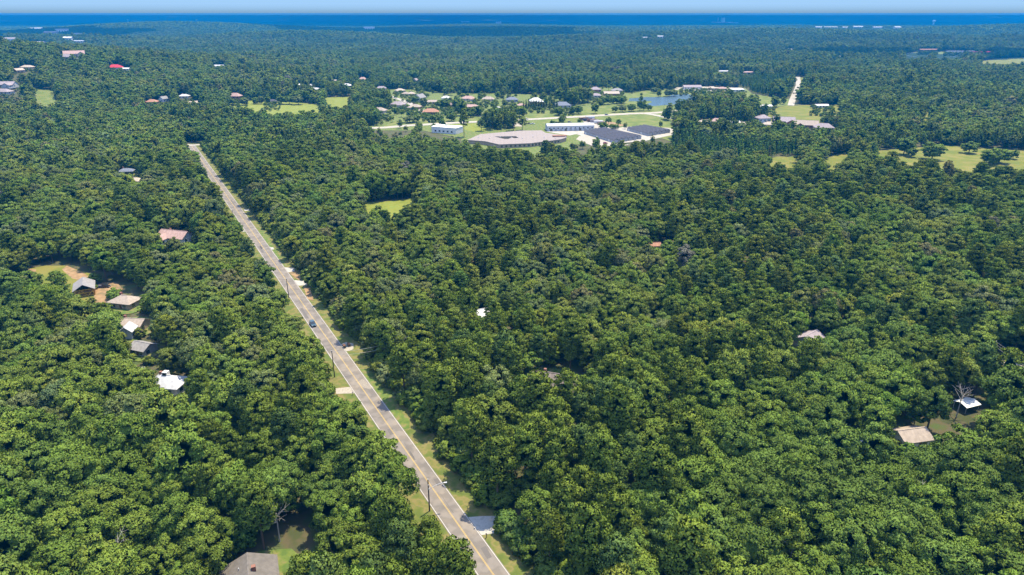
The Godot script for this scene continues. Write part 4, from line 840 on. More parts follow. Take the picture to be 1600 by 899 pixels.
func poles_and_vehicles():
	var along := -(ROAD_A - ROAD_B).angle()
	pole("dark wooden pole with curved street lamp arm over the road, nearest pole", Vector2(-21.4, -142.8), 10.0, true, along + PI / 2 + PI * 2.0 - 0.35)
	var p2: Vector2 = Vector2(-63, -213)
	pole("plain wooden pole on left verge where two wires cross the road", p2, 10.5, false, along)
	pole("wooden pole on left verge just above the teal car", Vector2(-101.3, -285.7), 9.5, false, along)
	pole("distant wooden pole on left verge below the brown-roofed house's road bend", Vector2(-169.4, -400.5), 9.5, false, along)
	pole("farthest wooden pole on left verge near the end of the road", Vector2(-246.7, -541), 10.0, false, along)
	pole("pale tall pole standing alone in the right-hand woods", Vector2(520.6, -834.8), 16.0, false, 0.2)
	pole("thin pole on the meadow beside the pond and highway", Vector2(196.4, -905), 12.0, false, 0.2)
	pole("thin pole on the meadow across the highway from the evergreen hedge", Vector2(-10.2, -850.8), 12.0, false, 0.2)
	var q: Vector2 = Vector2(-37.8, -223.5)
	pole("wooden pole hidden among crowns where the two crossing wires end", q, 11.0, false, along)
	wire("upper of two wires crossing the road from the plain pole", Vector3(p2.x, 10.1, p2.y), Vector3(q.x, 10.8, q.y), 1.3)
	wire("lower of two wires crossing the road from the plain pole", Vector3(p2.x, 8.9, p2.y), Vector3(q.x, 9.4, q.y), 1.5)
	var a: Vector2 = Vector2(173.8, -220); var b: Vector2 = Vector2(177.5, -191.9)
	for k in 3: wire("%s of three wires above the shaded lane at the right edge" % ["highest", "middle one", "lowest"][k], Vector3(a.x, 10.6 - k * 0.9, a.y), Vector3(b.x, 10.6 - k * 0.9, b.y), 0.8)
	pole("wooden pole carrying three wires beside the shaded lane, right edge", a, 10.8, false, 0.9)
	vehicle("car", "dark teal car driving toward us in the left lane of the road", "car", Vector2(-82.4, -256.3), along + 0.0, "car_teal")
	var n := 0
	for t in [[Vector2(-81.8, -814.3), "car_black", 0.05, "black car on the highway above the white office block"], [Vector2(17.9, -845.4), "car_white", 0.05, "white car on the highway right of the side street"], [Vector2(119.9, -883.5), "car_silver", 0.1, "silver car on the highway above the yard of trailers"], [Vector2(-6.8, -824.4), "car_red", -0.6, "red car waiting where the side street meets the highway"],
			[Vector2(19.4, -809.3), "car_black", 0.1, "black pickup parked left of the long metal shop"], [Vector2(23.8, -807.4), "car_white", 0.1, "white pickup parked next to the black one by the shop"], [Vector2(52.6, -816.3), "car_black", 0.0, "black car parked behind the long metal shop, left one"], [Vector2(68.1, -821.4), "car_silver", 0.0, "silver car parked behind the long metal shop, right one"],
			[Vector2(-0.6, -659.9), "car_black", 0.2, "black car parked in front of the tan-roofed complex"], [Vector2(92.1, -753.8), "car_black", 0.7, "black car between the metal shop and the storage rows"], [Vector2(92.4, -679.3), "car_red", 0.5, "red car parked at the corner of the storage rows"]]:
		vehicle("car", t[3], "car", t[0], t[2], t[1], n == 4 or n == 5, "cars in the town"); n += 1
	# two bins at the gravel drive
	for t in [[Vector2(-64.8, -236.1), "dark wheeled bin on the gravel drive, left of two"], [Vector2(-63.4, -237.5), "dark wheeled bin on the gravel drive, right of two"]]:
		var o := thing("wheeled_bin", t[1], "bin", t[0], along)
		part("body", box(1.7, 1.0, 0.9), M["car_black"], o, Vector3(0, 0.6, 0)); part("lid", box(1.75, 0.1, 0.95), M["door_brown"], o, Vector3(0, 1.15, 0))
		for z in [-0.6, 0.6]: part("wheel", cyl(0.1, 0.1, 0.9, 8), M["tyre_rubber"], o, Vector3(z, 0.1, 0), Vector3(PI / 2, 0, 0))
	# mail boxes at the drives
	for t in [[Vector2(-6.3, -133), "mailbox on a post at the lower corner of the concrete drive"], [Vector2(-53.9, -200.7), "mailbox on a post at the short gravel drive on the left"]]:
		var o := thing("mailbox", t[1], "mailbox", t[0], along)
		part("post", box(0.12, 1.1, 0.12), M["creosote"], o, Vector3(0, 0.55, 0)); part("box", box(0.5, 0.26, 0.22), M["car_black"], o, Vector3(0, 1.2, 0)); part("flag", box(0.03, 0.2, 0.1), M["lamp_red"], o, Vector3(0.1, 1.4, 0.12))

# ---------------------------------------------------------------- trees
func mesh_of(v: PackedVector3Array, n: PackedVector3Array, c: PackedColorArray, into: ArrayMesh = null) -> ArrayMesh:
	var a := []; a.resize(Mesh.ARRAY_MAX); a[Mesh.ARRAY_VERTEX] = v; a[Mesh.ARRAY_NORMAL] = n; a[Mesh.ARRAY_COLOR] = c
	var m := into if into else ArrayMesh.new()
	m.add_surface_from_arrays(Mesh.PRIMITIVE_TRIANGLES, a)
	return m

func ball() -> Vector3:
	var y := rnd(-1, 1); var a := rnd(0, TAU); var r := sqrt(1.0 - y * y)
	return Vector3(r * cos(a), y, r * sin(a))

func leaf(v: PackedVector3Array, nn: PackedVector3Array, cc: PackedColorArray, p: Vector3, n: Vector3, size: float, c: Color, flat := 0.55):
	var f := (n * flat + ball() * (1.0 - flat)).normalized()
	var u := f.cross(ball()).normalized(); var w := f.cross(u)
	var a := rnd(0, TAU)
	var turn := -1.0 if u.cross(w).dot(n) > 0.0 else 1.0
	for k in 3:
		var t := a + turn * TAU * k / 3.0 + rnd(-0.35, 0.35)
		v.append(p + (u * cos(t) + w * sin(t)) * size * rnd(0.6, 1.1)); nn.append(n); cc.append(c)

const OCT = [[0, 2, 4], [2, 1, 4], [1, 3, 4], [3, 0, 4], [2, 0, 5], [1, 2, 5], [3, 1, 5], [0, 3, 5]]
func core(v: PackedVector3Array, nn: PackedVector3Array, cc: PackedColorArray, p: Vector3, r: Vector3, c: Color):
	var e := [Vector3.RIGHT, Vector3.LEFT, Vector3.BACK, Vector3.FORWARD, Vector3.UP, Vector3.DOWN]
	for f in OCT:
		for k in [f[0], f[2], f[1]]:
			v.append(p + e[k] * r * rnd(0.85, 1.1)); nn.append(e[k]); cc.append(c)

# a broad-leaved crown: lobes over a dome, each covered with leaf clumps; radius about 5, top at 15
func oak(seed_: int, lobes: int, per: int, size: float, wide := 1.0, tall := 1.0, skirt := 0.0) -> ArrayMesh:
	rng.seed = seed_
	var v := PackedVector3Array(); var nn := PackedVector3Array(); var cc := PackedColorArray()
	var mid := Vector3(0, 9.2 - 2.2 * skirt, 0); var ext := Vector3(5.0 * wide, (5.6 + 1.6 * skirt) * tall, 5.0 * wide)
	var L := []
	for k in lobes:
		var y := 1.0 - (1.45 + 0.4 * skirt) * (k + 0.5) / lobes
		var a := k * 2.39996 + rnd(-0.5, 0.5); var r := sqrt(maxf(0.05, 1.0 - y * y))
		var d := Vector3(r * cos(a), y, r * sin(a))
		var rad := rnd(0.75, 1.55) * (1.0 if lobes > 30 else 1.15)
		L.append([mid + d * ext * rnd(0.50, 0.92) - Vector3(0, rad * 0.3, 0), rad, d, rnd(0.86, 1.14)])
	for l in L:
		var p: Vector3 = l[0]; var rad: float = l[1]; var t: float = l[3]
		core(v, nn, cc, p, Vector3.ONE * rad * 0.66, Color(0.8, 0.8, 0.8))
		for k in per:
			var d := ball()
			if d.y < -0.25: d.y = -d.y * 0.6
			d = (d + l[2] * 0.40).normalized()
			var q := p + d * Vector3(rad, rad * 0.85, rad) * rnd(0.74, 1.18)
			var out := (d * 0.62 + (q - mid).normalized() * 0.38 + ball() * 0.55).normalized()
			var g := t * rnd(0.66, 1.36)
			leaf(v, nn, cc, q, out, size * rnd(0.7, 1.3), Color(g * rnd(0.88, 1.14), g, g * rnd(0.7, 1.3)))
	core(v, nn, cc, mid + Vector3(0, 0.2, 0), ext * 0.62, Color(0.8, 0.8, 0.8))
	return mesh_of(v, nn, cc)

# a pine: whorls of needle clumps round a straight stem, rounded top at 18
func pine(seed_: int, layers: int, around: int, per: int, size: float, young := false) -> ArrayMesh:
	rng.seed = seed_
	var v := PackedVector3Array(); var nn := PackedVector3Array(); var cc := PackedColorArray()
	for j in layers:
		var t := (j + 0.3) / layers
		var y := lerpf(1.6 if young else 7.2, 17.3, t)
		var reach := (3.1 * (1.0 - t) + 0.25) if young else 3.7 * pow(sin(PI * (0.20 + 0.77 * t)), 0.8)
		var count := maxi(2, int(around * (0.5 + reach / 4.0)))
		for i in count:
			var a := TAU * i / count + j * 1.9 + rnd(-0.4, 0.4)
			var p := Vector3(cos(a), 0, sin(a)) * reach * rnd(0.62, 1.05) + Vector3(0, y + rnd(-0.5, 0.5), 0)
			var rad := rnd(0.75, 1.15) * (0.75 if young else 1.0)
			var tone := rnd(0.82, 1.18)
			core(v, nn, cc, p, Vector3(rad * 0.66, rad * 0.45, rad * 0.66), Color(0.8, 0.8, 0.8))
			for k in per:
				var d := ball(); d.y = absf(d.y) * 0.9 - 0.15
				var q := p + d * rad * Vector3(1.15, 0.8, 1.15) * rnd(0.7, 1.1)
				var out := (d + Vector3(cos(a), 0.5, sin(a)) * 0.6 + ball() * 0.3).normalized()
				var g := tone * rnd(0.75, 1.25)
				leaf(v, nn, cc, q, out, size * rnd(0.7, 1.3), Color(g, g, g * rnd(0.85, 1.15)), 0.35)
	core(v, nn, cc, Vector3(0, 12.0 if not young else 7.5, 0), Vector3(1.5, 5.0 if not young else 6.0, 1.5), Color(0.8, 0.8, 0.8))
	return mesh_of(v, nn, cc)

func stem(h: float, r: float, limbs: int, seed_: int) -> ArrayMesh:
	rng.seed = seed_
	var v := PackedVector3Array()
	var rods := [[Vector3(0, -0.6, 0), Vector3(0.1, h * 0.5, 0.05), r, r * 0.75], [Vector3(0.1, h * 0.5, 0.05), Vector3(-0.1, h, 0), r * 0.75, r * 0.35]]
	for k in limbs:
		var a := TAU * k / limbs + rnd(-0.4, 0.4); var y := h * rnd(0.45, 0.8)
		rods.append([Vector3(0, y, 0), Vector3(cos(a) * h * 0.3, y + h * rnd(0.14, 0.26), sin(a) * h * 0.3), r * 0.42, r * 0.14])
	for q in rods:
		var a: Vector3 = q[0]; var b: Vector3 = q[1]
		var d := (b - a).normalized(); var u := d.cross(Vector3(0.3, 0.2, 1)).normalized(); var w := d.cross(u)
		for k in 6:
			var c0 := u * cos(TAU * k / 6) + w * sin(TAU * k / 6); var c1 := u * cos(TAU * (k + 1) / 6) + w * sin(TAU * (k + 1) / 6)
			quad(v, a + c0 * q[2], b + c0 * q[3], b + c1 * q[3], a + c1 * q[2])
	return flat_mesh(v)

func joined(crown: ArrayMesh, trunk: ArrayMesh, leaves: Material, bark: Material) -> ArrayMesh:
	var m := ArrayMesh.new()
	m.add_surface_from_arrays(Mesh.PRIMITIVE_TRIANGLES, crown.surface_get_arrays(0))
	m.add_surface_from_arrays(Mesh.PRIMITIVE_TRIANGLES, trunk.surface_get_arrays(0))
	m.surface_set_material(0, leaves); m.surface_set_material(1, bark)
	return m

func leaf_material(c: Color, needles := false) -> StandardMaterial3D:
	var key := "%.3f %.3f %.3f" % [c.r, c.g, c.b]
	if not leaf_mats.has(key):
		var m := StandardMaterial3D.new(); m.resource_name = "needles" if needles else "leaves"
		m.albedo_color = c.linear_to_srgb(); m.roughness = 0.7; m.metallic_specular = 0.16
		m.vertex_color_use_as_albedo = true
		m.backlight_enabled = true; m.backlight = Color(0.45, 0.5, 0.25)
		leaf_mats[key] = m
	return leaf_mats[key]

const OAK_TONES = [[0.108, 0.166, 0.026, "deep green"], [0.126, 0.178, 0.028, "olive green"], [0.143, 0.192, 0.032, "yellow-green"], [0.130, 0.166, 0.054, "grey-green"], [0.094, 0.148, 0.028, "dark green"]]
const PINE_TONES = [[0.112, 0.162, 0.024, "dark green"], [0.132, 0.180, 0.026, "mid green"], [0.092, 0.146, 0.036, "blue-green"]]

func oak_tone(x: float, z: float) -> int:
	var n := tone_noise.get_noise_2d(x, z) * 1.4 + tone_noise.get_noise_2d(x * 0.22 + 900.0, z * 0.22) * (1.5 if z > -900.0 else 2.4) + rnd(-0.7, 0.7)
	return 4 if n < -0.75 else 0 if n < -0.1 else 1 if n < 0.5 else 3 if rng.randf() < 0.35 else 2

func tone_color(t: Array) -> Color:
	return Color(t[0], t[1], t[2])

func jitter(c: Color) -> Color:
	var g := rnd(0.78, 1.2)
	if rng.randf() < 0.015: return Color(c.g * 0.90, c.g * 0.88, c.b * 2.2)
	return Color(c.r * g * rnd(0.86, 1.16), c.g * g, c.b * g * rnd(0.8, 1.3))

func stuff_copies(called: String, parent: Node3D, mesh: Mesh, list: Array):
	if list.is_empty(): return
	var mm := MultiMesh.new(); mm.transform_format = MultiMesh.TRANSFORM_3D; mm.use_colors = true; mm.mesh = mesh; mm.instance_count = list.size()
	for i in list.size():
		mm.set_instance_transform(i, list[i][0]); mm.set_instance_color(i, list[i][1])
	var o := MultiMeshInstance3D.new(); o.name = called; o.multimesh = mm; o.set_meta("kind", "stuff")
	parent.add_child(o, true)

func seen_at(p: Vector3) -> Vector2:
	var q := cam.transform.affine_inverse() * p
	var k := tan(deg_to_rad(cam.fov / 2.0))
	return Vector2(0.5 + q.x / -q.z / k / 1.7798 * 0.5, 0.5 - q.y / -q.z / k * 0.5) if q.z < -1.0 else Vector2(9, 9)

func forest():
	var white := leaf_material(Color(1, 1, 1))
	var bark: Material = M["bark"]; var pbark: Material = M["pine_bark"]
	var oaks := []; var oak_stems := []
	for k in 7:
		oaks.append(oak(100 + k, [44, 50, 38, 46, 54, 40, 48][k], 150, 0.28, [1.0, 1.08, 0.9, 1.0, 1.15, 0.95, 1.05][k], [1.0, 0.95, 1.1, 1.0, 0.9, 1.08, 0.92][k], [0.0, 0.5, 0.2, 0.9, 0.0, 0.6, 0.3][k])); oak_stems.append(stem(10.5, 0.30, 5, 150 + k))
	var pines := []; var pine_stems := []
	for k in 5:
		pines.append(pine(200 + k, 9, 6, 84, 0.285)); pine_stems.append(stem(17.0, 0.24, 0, 250 + k))
	var mid_oaks := []
	for k in 5: mid_oaks.append(joined(oak(300 + k, 22, 70, 0.66, [1.0, 1.1, 0.92, 1.0, 1.05][k], 1.0, [0.0, 0.6, 1.0, 0.3, 0.8][k]), stem(10.0, 0.3, 0, 1), white, bark))
	var mid_pines := []
	for k in 3: mid_pines.append(joined(pine(330 + k, 7, 5, 13, 0.75), stem(16.5, 0.24, 0, 2), white, pbark))
	var young := joined(pine(360, 8, 6, 12, 0.6, true), stem(16.0, 0.2, 0, 3), white, pbark)
	rng.seed = 777
	# every tree of the wood to 1.9 km: [place, kind, scale, turn, tone, variant, squared distance]
	var trees := []
	var shrubs := []
	var low := []
	var young_zone: PackedVector2Array = PackedVector2Array([Vector2(116.5, -675.8), Vector2(190.7, -682.9), Vector2(261.7, -635.8), Vector2(253.7, -600), Vector2(208.9, -567.8), Vector2(171.4, -567.8), Vector2(131.8, -583.5), Vector2(110, -617.4)])
	var young_zone2: PackedVector2Array = PackedVector2Array([Vector2(446.3, -1418.1), Vector2(545.2, -1389.7), Vector2(468.6, -1176.6), Vector2(399.7, -1100.9), Vector2(371.2, -1137.5)])
	var z := -84.0
	while z > -3000.0:
		var step := 6.9 if z > -900.0 else 8.0 if z > -1950.0 else 9.2
		var half := -z * 0.86 + 70.0
		var x := -half
		while x < half:
			var px := x + rnd(-0.46, 0.46) * step; var pz := z + rnd(-0.46, 0.46) * step
			x += step
			var m := mask_at(px, pz)
			if m == 1: continue
			if m == 2:
				if rng.randf() < 0.8: shrubs.append([px, pz, rnd(0.2, 0.5)])
				continue
			var sc := lerpf(rnd(0.62, 1.30), rnd(0.62, 1.30), 0.4) * (1.0 + 0.32 * stand.get_noise_2d(px * 0.6 + 400.0, pz * 0.6))
			if m == 3:
				if rng.randf() > 0.13: continue
				sc *= rnd(0.4, 0.74)
			var pf := stand.get_noise_2d(px, pz) * 1.9 + (0.12 if px > -30.0 else -0.42)
			var kind := 1 if rng.randf() < clampf(0.30 + pf, 0.03, 0.85) and m == 0 else 0
			if Geometry2D.is_point_in_polygon(Vector2(px, pz), young_zone) or Geometry2D.is_point_in_polygon(Vector2(px, pz), young_zone2):
				kind = 2; sc *= 0.72
			elif rng.randf() < 0.035: sc *= 1.2
			var tn := oak_tone(px, pz) if kind == 0 else (0 if rng.randf() < 0.5 else 1 if rng.randf() < 0.7 else 2)
			if z < -900.0: sc *= 1.12
			if z > -1300.0 and kind < 2 and rng.randf() < 0.6:
				low.append([px + rnd(-0.5, 0.5) * step, pz + rnd(-0.5, 0.5) * step, rnd(0.45, 0.66)])
			trees.append([Vector2(px, pz), kind, sc, rnd(0, TAU), tn, rng.randi() % 420, px * px + pz * pz])
		z -= step
	# the largest in view are trees of their own
	var order := []
	for i in trees.size():
		var t: Array = trees[i]
		if t[6] < 90000.0 and t[1] < 2:
			var p: Vector2 = t[0]
			var s := seen_at(Vector3(p.x, 11.0 * t[2], p.y))
			if s.x > -0.01 and s.x < 1.01 and s.y < 1.03: order.append([t[6] / (t[2] * t[2]), i, s])
	order.sort_custom(func(a, b): return a[0] < b[0])
	var single := {}
	var used := [0, 0]
	for q in order:
		var k: int = trees[q[1]][1]
		if used[k] < [300, 170][k]:
			used[k] += 1; single[q[1]] = q[2]
	var marks := [[Vector2(-5.2, -137.8), "concrete drive"], [Vector2(-21.4, -142.8), "street lamp pole"], [Vector2(-48.6, -123.8), "lawn by the brown roof"], [Vector2(-57, -204.1), "short gravel drive"], [Vector2(-117.4, -203.7), "white metal roof"], [Vector2(31.1, -126.9), "tiny white shed"], [Vector2(23.3, -137.8), "red-clay gap"], [Vector2(14, -204.1), "brown and tan roof"],
		[Vector2(99.6, -168.7), "white garage"], [Vector2(119.4, -173.3), "tan-roofed white house"], [Vector2(-59.2, -137.3), "bare oak"], [Vector2(92.5, -124.8), "bare grey tree"], [Vector2(105.5, -141.4), "thin dead tree"], [Vector2(-91.8, -124.8), "small bare snag"], [Vector2(5.3, -169.1), "greyish bare tree"], [Vector2(64.3, -122.8), "pale bare trunk"], [Vector2(-36.4, -179), "road"], [Vector2(132.4, -165.6), "rust-roofed shed"]]
	var looks := {}
	for i in single:
		var t: Array = trees[i]
		var p: Vector2 = t[0]
		var best := 0; var least := 1e9
		for k in marks.size():
			if marks[k][0].distance_to(p) < least: least = marks[k][0].distance_to(p); best = k
		var off: Vector2 = p - marks[best][0]
		var where := ("left of" if off.x < 0.0 else "right of") if absf(off.x) > absf(off.y) else ("beyond" if off.y < 0.0 else "this side of")
		var size := "tall broad" if t[2] > 1.12 else "small" if t[2] < 0.82 else "rounded" if t[1] == 0 else "slender"
		var tone: Array = (OAK_TONES if t[1] == 0 else PINE_TONES)[t[4]]
		var say := "%s %s %s %s the %s" % [size, tone[3], "oak" if t[1] == 0 else "pine", where, marks[best][1]]
		if not looks.has(say): looks[say] = []
		looks[say].append([least, i])
	for say in looks:
		var row: Array = looks[say]
		row.sort_custom(func(a, b): return a[0] < b[0])
		for k in row.size():
			var ord: String = ["nearest ", "second nearest ", "third nearest ", "fourth nearest ", "fifth nearest ", "sixth nearest ", "seventh nearest ", "eighth nearest ", "ninth nearest ", "tenth nearest ", "eleventh nearest ", "twelfth nearest ", "thirteenth nearest "][mini(k, 12)] if row.size() > 1 else ""
			single_tree(trees[row[k][1]], ord + say, oaks, oak_stems, pines, pine_stems)
	var near_o := []; var near_p := []; var mid_o := []; var mid_p := []; var yng := []
	for k in 7: near_o.append([])
	for k in 5: near_p.append([]); mid_o.append([])
	for k in 3: mid_p.append([])
	for i in trees.size():
		if single.has(i): continue
		var t: Array = trees[i]
		var p: Vector2 = t[0]; var s: float = t[2]
		var col := jitter(tone_color((OAK_TONES if t[1] == 0 else PINE_TONES)[t[4] if t[1] < 2 else 1]))
		if t[1] == 2: col = jitter(Color(0.105, 0.185, 0.035))
		var e: Array = [Transform3D(Basis(Vector3.UP, t[3]) * Basis.from_scale(Vector3(s * rnd(0.86, 1.16), s * rnd(0.9, 1.12), s * rnd(0.86, 1.16))), Vector3(p.x, hgt(p.x, p.y), p.y)), col]
		var close: bool = t[6] < 620.0 * 620.0
		if t[1] == 2: yng.append(e)
		elif t[1] == 0: (near_o[t[5] % 7] if close else mid_o[t[5] % 5]).append(e)
		else: (near_p[t[5] % 5] if close else mid_p[t[5] % 3]).append(e)
	for q in low:
		if mask_at(q[0], q[1]) != 0: continue
		var e: Array = [Transform3D(Basis(Vector3.UP, rnd(0, TAU)) * Basis.from_scale(Vector3(q[2] * 1.35, q[2], q[2] * 1.35)), Vector3(q[0], hgt(q[0], q[1]), q[1])), jitter(tone_color(OAK_TONES[oak_tone(q[0], q[1])]))]
		mid_o[rng.randi() % 5].append(e)
	var wood := Node3D.new(); wood.name = "forest"; wood.set_meta("kind", "stuff"); wood.set_meta("label", "the rest of the oak and pine forest round the clearings"); add_child(wood)
	for k in 7: stuff_copies("oak_stand", wood, joined(oaks[k], oak_stems[k], white, bark), near_o[k])
	for k in 5: stuff_copies("pine_stand", wood, joined(pines[k], pine_stems[k], white, pbark), near_p[k])
	for k in 5: stuff_copies("oak_stand", wood, mid_oaks[k], mid_o[k])
	for k in 3: stuff_copies("pine_stand", wood, mid_pines[k], mid_p[k])
	stuff_copies("young_pine_stand", wood, young, yng)
	# shrubs in the glades and along the edges of the wood
	var bush := [[], []]
	for s in shrubs:
		var b := Basis(Vector3.UP, rnd(0, TAU)) * Basis.from_scale(Vector3(s[2] * 1.3, s[2], s[2] * 1.3))
		bush[rng.randi() % 2].append([Transform3D(b, Vector3(s[0], hgt(s[0], s[1]) - 1.0 * s[2] * 3.0, s[1])), jitter(tone_color(OAK_TONES[oak_tone(s[0], s[1])]))])
	var i2 := 0
	var along := (ROAD_B - ROAD_A).normalized(); var across := Vector2(-along.y, along.x)
	while i2 < 3400:
		i2 += 1
		var side := 1.0 if rng.randf() < 0.5 else -1.0
		var off := (rnd(10.0, 14.0) if side < 0.0 else rnd(8.6, 16.0)) * side
		var p := ROAD_A + along * rnd(0, 670.0) + across * off
		if side > 0.0 and absf(off) < 9.6 and rng.randf() < 0.7: continue
		if mask_at(p.x, p.y) == 1 and absf(off) > 11.0: continue
		var s := rnd(0.10, 0.24) if side < 0.0 else rnd(0.16, 0.55)
		bush[rng.randi() % 2].append([Transform3D(Basis(Vector3.UP, rnd(0, TAU)) * Basis.from_scale(Vector3(s * 1.3, s, s * 1.3)), Vector3(p.x, -3.6 * s, p.y)), jitter(tone_color(OAK_TONES[oak_tone(p.x, p.y)]))])
	var under := Node3D.new(); under.name = "undergrowth"; under.set_meta("kind", "stuff"); under.set_meta("label", "low shrubs along the edges of the wood and in the glades"); add_child(under)
	for k in 2: stuff_copies("shrub_growth", under, mid_oaks[k], bush[k])
	far_forest(wood, white, mid_oaks, mid_pines)
	dead_trees()

func single_tree(t: Array, label: String, oaks: Array, oak_stems: Array, pines: Array, pine_stems: Array):
	var k: int = t[1]
	var p: Vector2 = t[0]
	var sc: float = t[2]
	var tone: Array = (OAK_TONES if k == 0 else PINE_TONES)[t[4]]
	var o := thing("oak_tree" if k == 0 else "pine_tree", label, "tree", p, t[3], "oaks of the near woods" if k == 0 else "pines of the near woods")
	o.scale = Vector3(sc * (1.0 + 0.1 * sin(p.x)), sc, sc * (1.0 + 0.1 * cos(p.y)))
	var c := tone_color(tone)
	var g: float = [0.84, 0.93, 1.0, 1.08, 1.18][int(t[5]) % 5]
	part("trunk", (oak_stems[t[5] % 7] if k == 0 else pine_stems[t[5] % 5]), M["bark"] if k == 0 else M["pine_bark"], o)
	part("crown", (oaks[t[5] % 7] if k == 0 else pines[t[5] % 5]), leaf_material(Color(c.r * g, c.g * g, c.b * g), k == 1), o)

func dead_trees():
	rng.seed = 4242
	for q in [[Vector2(-59.2, -137.3), "bare grey dead tree among oaks left of the road, near the bottom"], [Vector2(148.1, -195), "bare dead tree leaning over the white carport"], [Vector2(92.5, -124.8), "bare grey dead tree in the bottom right woods"], [Vector2(105.5, -141.4), "thin dead tree standing among oaks below the white house at right"], [Vector2(-91.8, -124.8), "small bare snag poking from oaks at bottom left"], [Vector2(5.3, -169.1), "greyish bare tree inside the vacant wooded lot"], [Vector2(64.3, -122.8), "pale bare trunk at the bottom edge right of centre"]]:
		var p: Vector2 = q[0]
		var o := thing("dead_tree", q[1], "dead tree", p * 0.96, rnd(0, TAU))
		o.scale = Vector3(0.8, 0.8, 0.8)
		part("trunk", stem(14.5, 0.26, 7, rng.randi() % 1000), M["dead_wood"], o)
		rng.seed = int(absf(p.x * 10.0)) + 5
		for k in 6: part("branch", stem(5.0, 0.10, 4, int(p.x) + k * 7), M["dead_wood"], o, Vector3(0, 8.0 + k * 1.0, 0), Vector3(rnd(0.5, 1.0), k * 1.1, 0))

# beyond 1.95 km the wood is laid in patches, except round the far clearings
func patch(seed_: int, side: float, count: int, lobes: int, size: float, wide: float) -> ArrayMesh:
	rng.seed = seed_
	var v := PackedVector3Array(); var nn := PackedVector3Array(); var cc := PackedColorArray()
	var n := int(sqrt(count))
	for i in n:
		for j in n:
			var c := Vector3((i + rnd(0.1, 0.9)) / n - 0.5, 0, (j + rnd(0.1, 0.9)) / n - 0.5) * side
			var s := rnd(0.75, 1.25)
			var dark := rng.randf() < 0.3
			var t := rnd(0.75, 1.2) * (0.72 if dark else 1.0)
			var base := Color(t * (0.9 if dark else rnd(0.95, 1.2)), t, t * (1.1 if dark else 0.95))
			var r := (3.4 if dark else 4.8) * s * wide; var top := (16.5 if dark else 14.5) * s
			core(v, nn, cc, c + Vector3(0, top - r * 0.9, 0), Vector3(r * 0.9, r * 0.9, r * 0.9), base)
			for k in lobes:
				var d := ball(); d.y = absf(d.y) * 1.1 - 0.2
				d = d.normalized()
				leaf(v, nn, cc, c + Vector3(0, top - r * 0.95, 0) + d * r, (d + ball() * 0.35).normalized(), size * rnd(0.7, 1.3), base * rnd(0.85, 1.15), 0.8)
	return mesh_of(v, nn, cc)

func far_forest(wood: Node3D, white: Material, mid_oaks: Array, mid_pines: Array):
	for band in [[-3000.0, -5800.0, 100.0, 150, 22, 2.0, 4, 1.0], [-5800.0, -9000.0, 200.0, 330, 10, 3.6, 3, 1.3]]:
		var lists := []; var meshes := []
		for k in band[6]:
			var m := patch(500 + k + int(band[2]), band[2], band[3], band[4], band[5], band[7]); m.surface_set_material(0, white)
			meshes.append(m); lists.append([])
		rng.seed = 31 + int(band[2])
		var extra := [[], [], []]
		var side: float = band[2]
		var z: float = band[0] - side / 2
		while z > band[1]:
			var half := -z * 0.84 + side
			var x := -floorf(half / side) * side
			while x < half:
				var touched := false
				for q in far_polys:
					if q[2].intersects(Rect2(x - side / 2, z - side / 2, side, side)): touched = true; break
				var tn := tone_noise.get_noise_2d(x * 0.25, z * 0.25)
				var base := tone_color(OAK_TONES[0]).lerp(tone_color(OAK_TONES[1]), clampf(0.5 + tn * 1.6, 0.0, 1.0))
				if touched:
					var step := 8.6 if side < 150.0 else 11.0
					for a in int(side / step):
						for b in int(side / step):
							var px := x - side / 2 + (a + rnd(0.1, 0.9)) * step; var pz := z - side / 2 + (b + rnd(0.1, 0.9)) * step
							if mask_at(px, pz) in [1, 2]: continue
							var s := rnd(0.75, 1.2) * step / 8.6
							extra[rng.randi() % 3].append([Transform3D(Basis(Vector3.UP, rnd(0, TAU)) * Basis.from_scale(Vector3(s, minf(s, 1.15), s)), Vector3(px, hgt(px, pz), pz)), jitter(base)])
				else:
					var h := hgt(x, z)
					var gx := (hgt(x + side / 2, z) - hgt(x - side / 2, z)) / side; var gz := (hgt(x, z + side / 2) - hgt(x, z - side / 2)) / side
					var b := Basis(Vector3(1, gx, 0), Vector3.UP, Vector3(0, gz, 1)) * Basis(Vector3.UP, PI / 2 * (rng.randi() % 4))
					lists[rng.randi() % int(band[6])].append([Transform3D(b, Vector3(x, h, z)), base * rnd(0.9, 1.1)])
				x += side
			z -= side
		for k in band[6]: stuff_copies("far_canopy", wood, meshes[k], lists[k])
		stuff_copies("oak_stand", wood, mid_oaks[0], extra[0]); stuff_copies("oak_stand", wood, mid_oaks[2], extra[1]); stuff_copies("pine_stand", wood, mid_pines[0], extra[2])

func lawn_tree(p: Vector2, wide: float, tall: float, kind: int, label: String, group: String, meshes: Array):
	var o := thing("shade_tree" if kind < 2 else "evergreen_tree", label, "tree", p, rnd(0, TAU), group)
	o.scale = Vector3(wide / 10.0, tall / (15.0 if kind == 0 else 18.0), wide / 10.0) * (Vector3.ONE if kind == 0 else Vector3(1.35, 1, 1.35))
	var c := tone_color(OAK_TONES[[0, 4, 3, 0][rng.randi() % 4]] if kind == 0 else PINE_TONES[rng.randi() % 3])
	part("trunk", meshes[3], M["bark"], o)
	part("crown", meshes[kind] if kind else meshes[rng.randi() % 2 * 4], leaf_material(c, kind > 0), o)

